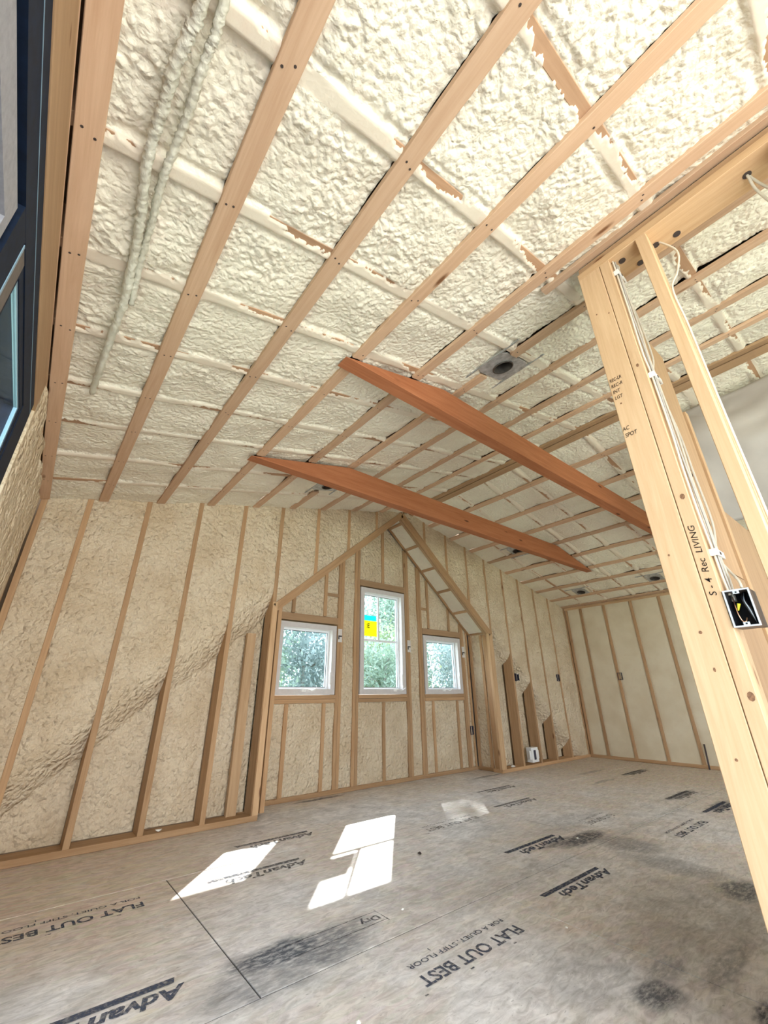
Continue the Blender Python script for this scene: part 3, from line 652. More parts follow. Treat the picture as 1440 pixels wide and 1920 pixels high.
bbox('blocking', (2.479, YA + 0.002, 1.95), (2.631, YA + 0.12, 1.985), M['brown'], wdm); bbox('blocking', (3.967, YA + 0.002, 1.95), (4.074, YA + 0.12, 1.985), M['studw'], wdm)
bbox('bottom_plate', (AX0, YA - 0.004, 0.001), (AX1, YA + 0.12, PL), M['studw'], wdm)
bays = [(1.735, 1.82, PL, 9), (2.709, 2.861, PL, 9), (3.741, 3.891, PL, 9), (4.782, 4.834, PL, 9),
        (1.897, 2.05, PL, .82), (2.091, 2.480, PL, .82), (2.519, 2.631, PL, .82), (2.939, 3.285, PL, .82), (3.324, 3.663, PL, .82), (3.967, 4.093, PL, .82), (4.132, 4.545, PL, .82), (4.584, 4.704, PL, .82),
        (1.897, 2.045, 1.709, 9), (2.084, 2.44, 1.709, 9), (2.479, 2.631, 1.709, 9), (2.939, 3.285, 2.215, 9), (3.324, 3.663, 2.215, 9), (3.967, 4.075, 1.709, 9), (4.114, 4.48, 1.709, 9), (4.519, 4.704, 1.709, 9)]
for i, (a, b, z0, z1) in enumerate(bays):
    wall_foam(a, b, lambda q, z0=z0: z0, (lambda q, z1=z1: z1) if z1 < 5 else (lambda q: droof_z(q) + 0.005), YA, wdm, M['foamw'], 0.0115, 0.013, None, 0, 0.018, 5 + i * 3, horiz=(z1 < 5 and b - a > 0.2))

# ------------------------------------------------------------------ dormer windows
def frame_me(x0, x1, z0, z1, w, y0, y1):
    return boxes_mesh([((x0, y0, z0), (x0 + w, y1, z1)), ((x1 - w, y0, z0), (x1, y1, z1)), ((x0 + w, y0, z0), (x1 - w, y1, z0 + w)), ((x0 + w, y0, z1 - w), (x1 - w, y1, z1))])
def window(i, w, label, rail):
    x0, x1, z0, z1 = w; g = 0.002
    o = tag(link('window_%d' % i, frame_me(x0 + g, x1 - g, z0, z1 - g, 0.054, YA - 0.006, YA + 0.10), M['white']), label, 'window', kind='structure')
    link('window_sash', frame_me(x0 + 0.056, x1 - 0.056, z0 + 0.05, z1 - 0.056, 0.022, YA + 0.055, YA + 0.098), M['sash'], o)
    link('gasket', frame_me(x0 + 0.077, x1 - 0.077, z0 + 0.071, z1 - 0.077, 0.006, YA + 0.066, YA + 0.070), M['dark'], o)
    link('pane', boxes_mesh([((x0 + 0.075, YA + 0.074, z0 + 0.07), (x1 - 0.075, YA + 0.079, z1 - 0.075))]), M['glass'], o)
    if rail:
        xm = (x0 + x1) / 2 - 0.03
        link('muntin', boxes_mesh([((x0 + 0.077, YA + 0.060, 1.492), (x1 - 0.077, YA + 0.073, 1.516))]), M['sash'], o)
        link('muntin', boxes_mesh([((xm - 0.012, YA + 0.060, 1.516), (xm + 0.010, YA + 0.073, z1 - 0.077))]), M['sash'], o)
    # crank at the sill
    cx = x0 + (x1 - x0) * (0.55 if not rail else 0.82)
    link('crank_handle', tube_mesh(smooth_path([(cx - 0.06, YA - 0.012, z0 + 0.045), (cx - 0.02, YA - 0.026, z0 + 0.052), (cx + 0.03, YA - 0.024, z0 + 0.040), (cx + 0.07, YA - 0.030, z0 + 0.056), (cx + 0.085, YA - 0.03, z0 + 0.066)], 4), 0.007, 8), M['clip'], o)
    link('crank_base', boxes_mesh([((cx - 0.085, YA - 0.016, z0 + 0.030), (cx - 0.035, YA - 0.006, z0 + 0.058))]), M['clip'], o)
    link('sash_lock', boxes_mesh([((x1 - 0.075, YA - 0.014, z0 + 0.10), (x1 - 0.062, YA - 0.006, z0 + 0.22))]), M['clip'], o)
    return o
window(1, WINS[0], 'left square white window of the dormer', False)
window(2, WINS[1], 'tall middle white window with grille bars in its upper half', True)
window(3, WINS[2], 'right square white window of the dormer', False)
stk = tag(link('window_sticker', boxes_mesh([((3.026, YA + 0.0685, 1.553), (3.252, YA + 0.0725, 1.735))]), M['stick_y']), 'yellow and turquoise sticker on the upper pane of the tall middle window', 'sticker')
link('sticker_band', boxes_mesh([((3.020, YA + 0.0680, 1.738), (3.240, YA + 0.0725, 1.800))]), M['stick_c'], stk)
e = text_mesh('E', 0.1, 0.004); fit(e, 0.034, 0.060)
link('printed_letter', e, M['marker'], stk, mw=Matrix.Translation((3.105, YA + 0.0675, 1.645)) @ Matrix.Rotation(math.pi / 2, 4, 'X'))
e2 = join_me([(rect_me(0, k_ * 0.016, 0.012, k_ * 0.016 + 0.006), 0, 0) for k_ in range(4)] + [(rect_me(-0.045, -0.058, 0.085, -0.055), 0, 0)])
link('fine_print', e2, M['marker'], stk, mw=Matrix.Translation((3.088, YA + 0.0675, 1.648)) @ Matrix.Rotation(math.pi / 2, 4, 'X'))
for (x, z, lab) in [(2.637, 1.515, 'paper tag on the stud right of the left square window'), (3.690, 1.460, 'paper tag on the stud right of the tall middle window'), (4.726, 1.440, 'paper tag on the stud right of the right square window')]:
    tg = tag(link('paper_tag', boxes_mesh([((x, YA - 0.0055, z - 0.07), (x + 0.055, YA - 0.0045, z + 0.075))]), M['paper']), lab, 'tag', 'paper tags beside the dormer windows')
    link('printed_mark', boxes_mesh([((x + 0.004, YA - 0.0065, z - 0.012), (x + 0.052, YA - 0.0056, z + 0.002)), ((x + 0.004, YA - 0.0065, z - 0.04), (x + 0.018, YA - 0.0056, z - 0.012))]), M['black'], tg)

# ------------------------------------------------------------------ right knee wall
wall_right = tag(link('wall_right', boxes_mesh([((XR + 0.14, YB - 0.2, -0.3), (XR + 0.17, YF + 0.2, 2.6))]), M['deck']), 'low right-hand wall of smooth foam between studs', 'wall', kind='structure')
SYS = [3.42, 3.03, 2.615, 2.21, 1.80, 1.39, 0.99, 0.58, 0.17, -0.23, -0.63, -1.04, -1.45, -1.85, -2.25]
def rstud(y, w=0.038, m_='studw'): bbox('stud', (XR, y - w / 2, PL), (XR + 0.13, y + w / 2, 2.21), M[m_], wall_right)
rstud(YF - 0.025); [rstud(y) for y in SYS]
bbox('bottom_plate', (XR - 0.002, YB, 0.001), (XR + 0.13, YF, PL), M['studw'], wall_right); bbox('top_plate', (XR - 0.002, YB, 2.212), (XR + 0.13, YF, 2.25), M['stud'], wall_right)
ys = [YF - 0.025] + SYS + [YB]
for a, b in zip(ys[:-1], ys[1:]):
    ya, yb = b + 0.019, a - 0.019; res = 0.016 if ya > 1.5 else 0.03
    nu = max(5, int((yb - ya) / res)); nv = max(8, int(2.17 / res)); v = np.linspace(ya, yb, nu)[:, None] * np.ones((1, nv)); z = np.ones((nu, 1)) * np.linspace(PL, 2.212, nv)[None, :]
    du = np.minimum(v - ya, yb - v); d = 0.012 - 0.004 * lumps(v, z, 130, 0.6) + 0.004 * perlin(v * 3, z * 3, 131) + 0.006 * np.exp(-du / 0.015)
    link('foam_panel', grid_mesh(XR + d, v, z, M['foams']), None, wall_right)

# ------------------------------------------------------------------ left wall with the dark window unit
wl_me = boxes_mesh([((XL - 0.19, YB - 0.2, -0.3), (XL - 0.16, -2.3, 2.4)), ((XL - 0.19, -2.3, 2.06), (XL - 0.16, 2.05, 2.4)), ((XL - 0.19, 2.05, -0.3), (XL - 0.16, YF + 0.2, 2.4)), ((XL - 0.19, -2.3, -0.3), (XL - 0.16, 2.05, 0.03))])
wall_left = tag(link('wall_left', wl_me, M['deck']), 'left-hand wall with a dark framed window unit and foam-filled studs', 'wall', kind='structure')
bbox('header', (XL - 0.10, -2.3, 2.022), (XL, 2.06, 2.184), M['brown'], wall_left)
bbox('top_plate', (XL - 0.12, -2.5, 2.186), (XL - 0.003, YF, 2.210), M['strip'], wall_left)
for y in (2.075, 2.46, 2.87, 3.28, 3.66): bbox('stud', (XL - 0.13, y - 0.019, PL), (XL + (0.0 if y < 3.6 else 0.0), y + 0.019, 2.15), M['studw' if y > 3.6 else 'foamw'], wall_left)
bbox('bottom_plate', (XL - 0.13, 2.06, 0.001), (XL, YF - 0.006, PL), M['studw'], wall_left)
yy = [2.075, 2.46, 2.87, 3.28, 3.66]
for a, b in zip(yy[:-1], yy[1:]):
    nu, nv = 36, 190; v = np.linspace(a + 0.0, b - 0.0, nu)[:, None] * np.ones((1, nv)); z = np.ones((nu, 1)) * np.linspace(PL, 2.186, nv)[None, :]
    du = np.minimum(v - a, b - v)
    d = 0.0 - 0.012 * lumps(v, z, 140, 0.8, 0.35) + 0.02 * perlin(v * 6, z * 1.1, 141) + 0.012 * np.exp(-du / 0.03)
    link('foam_panel', grid_mesh((XL + 0.002 - d)[::-1], v[::-1], z, M['foamw']), None, wall_left)
# window 4: black frame, near unit an opaque panel with dark glass reflection in its colour, far unit with clear glass
def fx(x, lo, hi): return ((XL - x[0], lo[0], lo[1]), (XL - x[1], hi[0], hi[1]))
w4 = tag(link('window_4', boxes_mesh([fx((0.10, 0.004), (-2.28, 1.892), (2.000, 2.020)), fx((0.10, 0.004), (1.805, 0.03), (2.000, 1.892)), fx((0.10, 0.004), (-2.28, 0.03), (-2.19, 1.892)), fx((0.10, 0.004), (-2.19, 0.03), (1.805, 0.10))]), M['navy']),
         'dark blue-black framed window unit at the far left edge', 'window', kind='structure')
link('frame_bead', boxes_mesh([fx((0.0038, 0.0025), (-2.28, 1.968), (1.99, 1.9695))]), M['blue'], w4)
link('mullion', boxes_mesh([fx((0.10, 0.0045), (0.93, 0.10), (1.03, 1.892))]), M['navy'], w4)
link('mullion_cover', boxes_mesh([fx((0.10, 0.006), (1.0405, 0.10), (1.105, 1.892))]), M['tape'], w4)
link('mullion_edge', boxes_mesh([fx((0.05, 0.003), (1.031, 0.10), (1.040, 1.885))]), M['blue'], w4)
link('window_sash', boxes_mesh([fx((0.05, 0.007), (1.106, 1.858), (1.804, 1.891)), fx((0.05, 0.007), (1.768, 0.10), (1.804, 1.858)), fx((0.05, 0.007), (1.106, 0.10), (1.118, 1.858)), fx((0.05, 0.007), (1.118, 0.10), (1.768, 0.15))]), M['navy'], w4)
link('glazing_bead', boxes_mesh([fx((0.02, 0.0095), (1.118, 1.846), (1.768, 1.8575)), fx((0.02, 0.0095), (1.750, 0.15), (1.7675, 1.846))]), M['blue'], w4)
link('pane', boxes_mesh([fx((0.017, 0.013), (1.118, 0.15), (1.750, 1.846))]), M['glass'], w4)
link('sash_bead', boxes_mesh([fx((0.02, 0.007), (-0.55, 1.778), (0.903, 1.850)), fx((0.02, 0.007), (0.870, 0.10), (0.903, 1.778))]), M['greybead'], w4)
link('dark_glass_panel', boxes_mesh([fx((0.03, 0.021), (-0.60, 0.10), (0.93, 1.892))]), M['navy2'], w4)
link('pane', boxes_mesh([fx((0.068, 0.063), (-2.19, 0.10), (-0.60, 1.892))]), M['glass'], w4)
# back wall (behind the camera)
wb = tag(link('wall_back', boxes_mesh([((XL - 0.2, YB - 0.12, -0.3), (0.0, YB, 2.9)), ((5.3, YB - 0.12, -0.3), (XR + 0.2, YB, 3.0)), ((0.0, YB - 0.12, -0.3), (5.3, YB, 0.25)), ((0.0, YB - 0.12, 2.2), (5.3, YB, 3.4))]), M['foamw']), 'rear wall behind the viewer with a wide opening', 'wall', kind='structure')

# ------------------------------------------------------------------ outside: eave, ground, trees
eave = tag(link('eave_soffit', boxes_mesh([((XL - 0.95, -3.0, 2.55), (XL - 0.20, 6.5, 2.60))]), M['soffit']), 'pale grey speckled eave soffit seen through the dark framed window', 'soffit')
ground = tag(link('ground', boxes_mesh([((-60, -60, -3.4), (80, 80, -3.2))]), M['grass']), 'leafy ground outside below the windows', 'ground', kind='structure')
def tree_proto(seed, leafmat, h=7.5, spread=2.2, nleaf=15000, bare=False):
    rnd = random.Random(seed); vs, fs = [], []
    segs = []; p = Vector((0, 0, 0)); path = [p.copy()]
    for i in range(7): p = p + Vector((rnd.uniform(-.16, .16), rnd.uniform(-.16, .16), h / 7)); path.append(p.copy())
    tr = [0.12 * (1 - i / 8.5) + 0.02 for i in range(8)]
    bm = bmesh.new(); bm.from_mesh(tube_mesh(path, tr, 7))
    tips = []
    for i in range(26):
        k_ = rnd.randint(1, 7); a = path[k_]; ang = rnd.uniform(0, 6.28); L = rnd.uniform(0.6, 1.0) * spread * (1.15 - k_ / 9)
        d = Vector((math.cos(ang), math.sin(ang), rnd.uniform(0.1, 0.9))).normalized(); m_ = a + d * L * 0.5 + Vector((0, 0, rnd.uniform(-.1, .2))); e_ = a + d * L
        bm.from_mesh(tube_mesh([a, m_, e_], [0.035, 0.022, 0.008], 4)); tips += [m_, e_, (m_ + e_) / 2]
    tm = bpy.data.meshes.new('trunk'); bm.to_mesh(tm); bm.free(); tm.materials.append(M['bark'])
    rs = np.random.RandomState(seed); T = np.array([tuple(t) for t in tips]); c = T[rs.randint(0, len(T), nleaf)] + rs.normal(0, 1, (nleaf, 3)) * np.array([0.42, 0.42, 0.36])
    a = rs.normal(0, 1, (nleaf, 3)); a /= np.linalg.norm(a, axis=1)[:, None]; b = np.cross(a, rs.normal(0, 1, (nleaf, 3))); b /= np.linalg.norm(b, axis=1)[:, None]
    s_ = rs.uniform(0.045, 0.105, (nleaf, 1)); v = np.stack([c - a * s_, c + b * s_ * .45, c + a * s_, c - b * s_ * .45], 1).reshape(-1, 3)
    lm = bpy.data.meshes.new('leaves'); lm.vertices.add(len(v)); lm.vertices.foreach_set('co', v.astype(np.float32).ravel()); q = np.arange(len(v), dtype=np.int32)
    lm.loops.add(len(q)); lm.loops.foreach_set('vertex_index', q); lm.polygons.add(nleaf); lm.polygons.foreach_set('loop_start', np.arange(0, len(q), 4, dtype=np.int32)); lm.update(calc_edges=True); lm.materials.append(leafmat)
    return tm, lm
protos = [tree_proto(1, M['leaf'][0]), tree_proto(2, M['leaf'][1], 8.0, 2.6), tree_proto(3, M['leaf'][2], 6.5, 2.0)]
tspots = [(4.2, 10.6, 0, .85, 'left'), (6.4, 11.5, 1, .86, 'left'), (8.3, 10.4, 2, .85, 'middle'), (10.4, 11.8, 0, .95, 'middle'), (12.0, 9.9, 1, .88, 'middle'), (13.5, 11.6, 0, .90, 'right'), (15.4, 11.8, 1, 1.0, 'right'), (17.5, 14.0, 2, 1.2, 'right'),
          (5.2, 14.0, 1, 1.0, 'left'), (9.6, 15.2, 1, 1.05, 'middle'), (13.0, 15.5, 0, 1.15, 'middle'), (3.2, 8.4, 2, .66, 'left'), (6.9, 8.6, 0, .66, 'middle'), (10.2, 8.8, 1, .66, 'right'), (2.4, 13.0, 1, 1.0, 'left'), (20.5, 16.0, 0, 1.3, 'right')]
sh = empty('tree', (12.3, 13.15, -3.3), 'tall slender tree outside whose crown shades the right square dormer window', 'tree'); sh.scale = (0.36, 0.36, 1.95)
link('trunk', protos[0][0], None, sh); link('foliage', protos[0][1], None, sh)['kind'] = 'stuff'
kinds = ['bushy green', 'pale grey-green', 'yellow-green']; ordn = {}
def rank(i):
    x, y, kd, sc, wn_ = tspots[i]; same = sorted((math.hypot(a[0], a[1]), j) for j, a in enumerate(tspots) if a[2] == kd and a[4] == wn_)
    if len(same) == 1: return ''
    k_ = [j for _, j in same].index(i); return (('nearer ', 'farther ') if len(same) == 2 else ('nearest ', 'middle-distance ', 'farthest '))[k_]
for i, (x, y, kd, sc, wn_) in enumerate(tspots):
    t_ = empty('tree', (x, y, -3.3), '%s%s tree outside, seen through the %s dormer window' % (rank(i), kinds[kd], {'left': 'left square', 'middle': 'tall middle', 'right': 'right square'}[wn_]), 'tree', '%s trees outside the %s window' % (kinds[kd], wn_))
    t_.rotation_euler = (0, 0, i * 1.7); t_.scale = (sc, sc, sc)
    link('trunk', protos[kd][0], None, t_); lf = link('foliage', protos[kd][1], None, t_); lf['kind'] = 'stuff'

# ------------------------------------------------------------------ partition beside the camera
PX = 1.465; ZP = 2.560
KNOTS = [(0.319, 2.000, 0.0045, 0.008), (0.316, 1.462, 0.007, 0.010), (0.312, 0.888, 0.008, 0.012), (0.378, 1.055, 0.0045, 0.005), (0.398, 1.290, 0.003, 0.004), (0.372, 0.955, 0.003, 0.006), (0.405, 1.880, 0.0035, 0.004), (0.385, 0.740, 0.0035, 0.004), (0.355, 2.30, 0.003, 0.004), (0.398, 2.33, 0.003, 0.004)]
part = empty('partition_frame', (PX, 0.0, 0.0), 'stud partition on the right with a doubled pale corner post', 'partition')
def pb(name, lo, hi, mat): return bbox(name, lo, hi, M[mat], part)
pb('top_plate', (PX, -2.5, ZP), (PX + 0.140, 0.427, ZP + 0.036), 'stud')
pb('top_plate', (PX + 0.006, -2.5, ZP + 0.038), (PX + 0.140, 0.420, zc(PX) - 0.006), 'brown')
pb('bottom_plate', (PX, -2.5, 0.001), (PX + 0.089, 0.427, 0.039), 'post')
pb('corner_post', (PX, 0.3395, 0.040), (PX + 0.038, 0.427, ZP - 0.001), 'post')
pb('corner_post', (PX, 0.300, 0.040), (PX + 0.089, 0.3375, ZP - 0.001), 'post')
pb('stud', (PX, 0.157, 0.040), (PX + 0.089, 0.195, ZP - 0.001), 'post')
for y in (-0.25, -0.66, -1.06, -1.47): pb('stud', (PX, y - 0.019, 0.040), (PX + 0.089, y + 0.019, ZP - 0.001), 'post')
pb('stud', (PX + 0.092, 0.352, 0.04), (PX + 0.230, 0.390, zc(PX + 0.1) - 0.01), 'brown')
pb('sheathing_board', (PX + 0.235, 0.345, 1.30), (PX + 0.62, 0.380, 2.43), 'brown')
pb('sheathing_board', (PX + 0.235, 0.345, 0.04), (PX + 0.62, 0.380, 1.296), 'brown')
pb('stud', (PX + 0.625, 0.335, 0.04), (PX + 0.665, 0.390, 2.1), 'stud'); pb('sheathing_board', (PX + 0.668, 0.345, 0.04), (PX + 1.6, 0.38, 1.62), 'brown')
# hand-written notes and stamps
def note(s, size, bold, loc, xa, ya, w, h, mat='marker', name='handwriting'):
    me = fit(text_mesh(s, size, bold, 0.15), w, h); x = Vector(xa).normalized(); y = Vector(ya).normalized(); z = x.cross(y)
    link(name, me, M[mat], part, mw=Matrix.Translation(loc) @ Matrix((x, y, z)).transposed().to_4x4())
note('S - 4  Rec  LIVING', 0.04, 0.0001, (PX - 0.001, 0.3115, 1.150), (0, 0, 1), (0, 1, 0), 0.215, 0.017)
for k_, (s_, w_) in enumerate((('REC-LR', 0.042), ('REC-R', 0.040), ('INT', 0.026), ('LGT', 0.028))): note(s_, 0.03, 0.0002, (PX - 0.001, 0.421 - k_ * 0.0005, 1.985 - k_ * 0.027), (0, -1, 0), (0, 0, 1), w_, 0.015)
for k_, s_ in enumerate(('AC', 'SPOT')): note(s_, 0.03, 0.0002, (PX - 0.001, 0.425 - k_ * 0.004, 1.765 - k_ * 0.028), (0, -1, 0), (0, 0, 1), 0.024 + 0.016 * k_, 0.016)
note('1S4', 0.03, 0.0004, (PX + 0.33, 0.3435, 1.66), (1, 0, 0.2), (-0.2, 0, 1), 0.09, 0.035, name='printed_stamp')
note('STUD', 0.03, 0.0016, (PX + 0.28, 0.3435, 1.44), (1, 0, 0.2), (-0.2, 0, 1), 0.11, 0.035, name='printed_stamp')

for ky, kz, ka, kb in KNOTS: link('knot', raw([(0, ka * math.cos(i * .785), kb * math.sin(i * .785)) for i in range(8)], [tuple(range(7, -1, -1))]), M['knot'], part, mw=Matrix.Translation((PX - 0.0006, ky, kz)))
# cables on the post
def cable(pts, r, label, mat='wire', grp=None, n=7, jit=0.0, k=6, name='electrical_cable'):
    sp = smooth_path(pts, k); c = sp[0].copy(); o = link(name, tube_mesh([p - c for p in sp], r, n, jit), M[mat], None, c); return tag(o, label, 'cable', grp)
G = 'white cables stapled down the corner post'
base_path = [(0.030, 2.600, 0), (0.034, 2.500, 0), (0.030, 2.44, 0), (0.020, 2.24, 0), (0.018, 2.05, 0), (0.028, 1.945, 0), (0.022, 1.70, 0), (0.020, 1.55, 0), (0.022, 1.38, 0), (0.034, 1.275, 0), (0.040, 1.20, 0), (0.032, 1.135, 0)]
for j in range(5):
    dxs = [0, 0.012, 0.026, 0.040, 0.054][j]; pts = []
    for i, (dx, z, _) in enumerate(base_path):
        wob = 0.006 * math.sin(i * 1.9 + j * 2.1); tight = i in (1, 2, 5, 9)
        pts.append((PX + dx + dxs * (0.62 if tight else 1.0) - 0.008, 0.2925 - (0.006 if j % 2 else 0.0) + (0 if tight else wob * 0.3) - (0.012 if j == 4 and not tight else 0), z))
    if j == 4: pts = pts[:-2] + [(PX + 0.075, 0.284, 1.235), (PX + 0.040, 0.262, 1.190), (PX + 0.030, 0.258, 1.165)]
    if j in (0,): pts[-1] = (PX + 0.03, 0.290, 1.15)
    cable(pts, 0.0036 if j != 1 else 0.003, ['white cable nearest the room in the bundle on the corner post', 'grey cable second in the bundle on the corner post', 'white cable in the middle of the bundle on the corner post', 'white cable fourth in the bundle on the corner post', 'white cable bowing out to the far corner of the open box'][j], 'wireg' if j == 1 else 'wire', G)
for z, lab in ((2.485, 'top white clip holding cables to the corner post'), (1.945, 'middle white clip holding cables to the corner post'), (1.275, 'lowest white clip, just above the open electrical box')):
    c = tag(link('cable_clip', boxes_mesh([((PX + 0.012, 0.281, z - 0.010), (PX + 0.088, 0.2845, z + 0.010)), ((PX + 0.012, 0.2845, z - 0.010), (PX + 0.018, 0.2995, z + 0.010)), ((PX + 0.082, 0.2845, z - 0.010), (PX + 0.088, 0.2995, z + 0.010))]), M['clip']), lab, 'clip', 'white cable clips on the corner post')
    link('screw_head', boxes_mesh([((PX + 0.040, 0.2795, z - 0.004), (PX + 0.049, 0.281, z + 0.004))]), M['nail'], c)
cable([(PX + 0.085, 0.155, 2.598), (PX + 0.09, 0.10, 2.47), (PX + 0.075, 0.12, 2.36), (PX + 0.045, 0.150, 2.27), (PX + 0.05, 0.149, 2.10), (PX + 0.055, 0.150, 1.90), (PX + 0.05, 0.150, 1.65), (PX + 0.05, 0.149, 1.40), (PX + 0.05, 0.15, 1.1), (PX + 0.05, 0.15, 0.6)], 0.0038, 'white cable running down the far side of the second stud')
cable([(PX + 0.070, -0.150, 2.60), (PX + 0.080, -0.155, 2.555), (PX + 0.13, -0.185, 2.50), (PX + 0.26, -0.26, 2.46), (PX + 0.45, -0.4, 2.44)], 0.0045, 'upper pale cable looping out of the hole in the top plate', grp='cables from the hole in the top plate')
cable([(PX + 0.060, -0.145, 2.60), (PX + 0.070, -0.150, 2.555), (PX + 0.10, -0.155, 2.49), (PX + 0.20, -0.20, 2.42), (PX + 0.40, -0.32, 2.38)], 0.0045, 'lower pale cable looping out of the hole in the top plate', grp='cables from the hole in the top plate')
for (x, y) in ((PX + 0.068, -0.150), (PX + 0.088, 0.150), (PX + 0.05, 0.265), (PX + 0.105, 0.08), (PX + 0.12, 0.22)):
    link('drilled_hole', cyl_mesh(0.013, 0.002, 14), M['nail'], part, mw=Matrix.Translation((x, y, ZP - 0.002)))

# electrical boxes
def outlet_box(loc, rot, w, h, d, rim, side, label, grp, detail=False):
    r = empty('electrical_box', loc, label, 'electrical box', grp); r.rotation_euler = rot   # local: opening faces -X, width along Y, height Z
    t_ = 0.0025
    link('box_body', boxes_mesh([((0, -w / 2, -h / 2), (d, -w / 2 + t_, h / 2)), ((0, w / 2 - t_, -h / 2), (d, w / 2, h / 2)), ((0, -w / 2 + t_, -h / 2), (d, w / 2 - t_, -h / 2 + t_)), ((0, -w / 2 + t_, h / 2 - t_), (d, w / 2 - t_, h / 2)), ((d - t_, -w / 2 + t_, -h / 2 + t_), (d, w / 2 - t_, h / 2 - t_))]), M[side], r)
    link('box_rim', boxes_mesh([((-0.002, -w / 2 - .001, -h / 2 - .001), (-0.0002, -w / 2 + .003, h / 2 + .001)), ((-0.002, w / 2 - .003, -h / 2 - .001), (-0.0002, w / 2 + .001, h / 2 + .001)), ((-0.002, -w / 2 + .003, -h / 2 - .001), (-0.0002, w / 2 - .003, -h / 2 + .003)), ((-0.002, -w / 2 + .003, h / 2 - .003), (-0.0002, w / 2 - .003, h / 2 + .001)),
                               ((-0.002, -0.007, h / 2 - .011), (-0.0002, 0.007, h / 2 - .003)), ((-0.002, -0.007, -h / 2 + .003), (-0.0002, 0.007, -h / 2 + .011))]), M[rim], r)
    if detail:
        link('box_lining', boxes_mesh([((0.001, -w / 2 + t_ + .0002, -h / 2 + t_ + .0002), (d - .004, -w / 2 + t_ + .0012, h / 2 - t_)), ((0.001, w / 2 - t_ - .0012, -h / 2 + t_), (d - .004, w / 2 - t_ - .0002, h / 2 - t_)), ((d - .006, -w / 2 + t_ + .002, -h / 2 + t_), (d - .004, w / 2 - t_ - .002, h / 2 - t_))]), M['black'], r)
        for a_ in (h / 2 - .009, -h / 2 + .005): link('screw_hole', boxes_mesh([((-0.0026, -0.002, a_), (-0.0021, 0.002, a_ + .004))]), M['black'], r)
        link('bare_wire', tube_mesh(smooth_path([(0.030, 0.016, 0.035), (0.012, 0.014, 0.010), (0.004, 0.012, -0.015), (0.004, 0.008, -0.034), (0.006, 0.001, -0.036), (0.014, -0.002, -0.026)], 5), 0.0014, 6), M['copper'], r)
        link('wire_nut', cyl_mesh(0.004, 0.019, 10, 0.0018), M['yellow'], r, mw=Matrix.Translation((PX + 0.010, 0.273, 1.121)) @ Matrix.Rotation(math.radians(200), 4, 'X'))
        for k_ in range(3):
            link('insulated_wire', tube_mesh(smooth_path([(0.050, -0.004 - k_ * .003, 0.046), (0.018, -0.004 - k_ * .004, 0.026 - k_ * .006), (0.010, -0.012 - k_ * .003, -0.006), (0.016, -0.017 - k_ * 0.001, -0.036), (0.045, -0.010, -0.040)], 5), 0.0018, 6), [M['black'], M['greyrim'], M['black']][k_], r)
        link('nail_ear', boxes_mesh([((0.012, w / 2 + .0002, -h / 2 + 0.004), (0.055, w / 2 + .003, -h / 2 + 0.014))]), M[side], r)
    return r
outlet_box((PX - 0.003, 0.2685, 1.108), (0, 0, 0), 0.057, 0.098, 0.075, 'greyrim', 'boxside', 'open dark electrical box with wires and yellow nut on the corner post', None, True)
outlet_box((XR - 0.012, 3.004, 1.127), (0, 0, 0), 0.06, 0.10, 0.05, 'bluebox', 'bluebox', 'dark outlet box on a stud of the far right wall', 'small dark outlet boxes')
outlet_box((5.40, YF - 0.012, 1.107), (0, 0, math.pi / 2), 0.06, 0.10, 0.05, 'wire', 'bluebox', 'outlet box on the gable wall just right of the dormer', 'small dark outlet boxes')
outlet_box((6.475, YF - 0.012, 1.117), (0, 0, math.pi / 2), 0.06, 0.10, 0.05, 'bluebox', 'bluebox', 'dark outlet box on the gable wall near the right corner', 'small dark outlet boxes')
outlet_box((4.80, YA - 0.012, 0.454), (0, 0, math.pi / 2), 0.055, 0.10, 0.05, 'bluebox', 'bluebox', 'dark low outlet box beside the right dormer window', 'small dark outlet boxes')
wb_ = empty('low_voltage_box', (5.54, YF - 0.03, 0.15), 'white box with dark slot low on the gable wall right of the dormer', 'electrical box')
def put(name, lst, mat, root): return link(name, boxes_mesh([(tuple(a), tuple(b)) for a, b in lst]), M[mat], root)
put('box_body', [((-0.075, 0.0, -0.085), (0.075, 0.08, 0.085))], 'clip', wb_); put('flange', [((-0.105, 0.012, -0.05), (-0.076, 0.02, 0.05))], 'clip', wb_); put('flange', [((0.076, 0.012, -0.05), (0.105, 0.02, 0.05))], 'clip', wb_); put('dark_slot', [((-0.03, -0.004, -0.055), (0.015, -0.0005, 0.055))], 'bluebox', wb_)
# dark rod against the right wall
tag(link('leaning_rod', tube_mesh([(0, 0, 0), (0.10, 0.015, 0.27)], 0.010, 8), M['rod'], None, (XR - 0.12, 2.13, 0.010)), 'short dark rod leaning against the far right wall', 'rod')

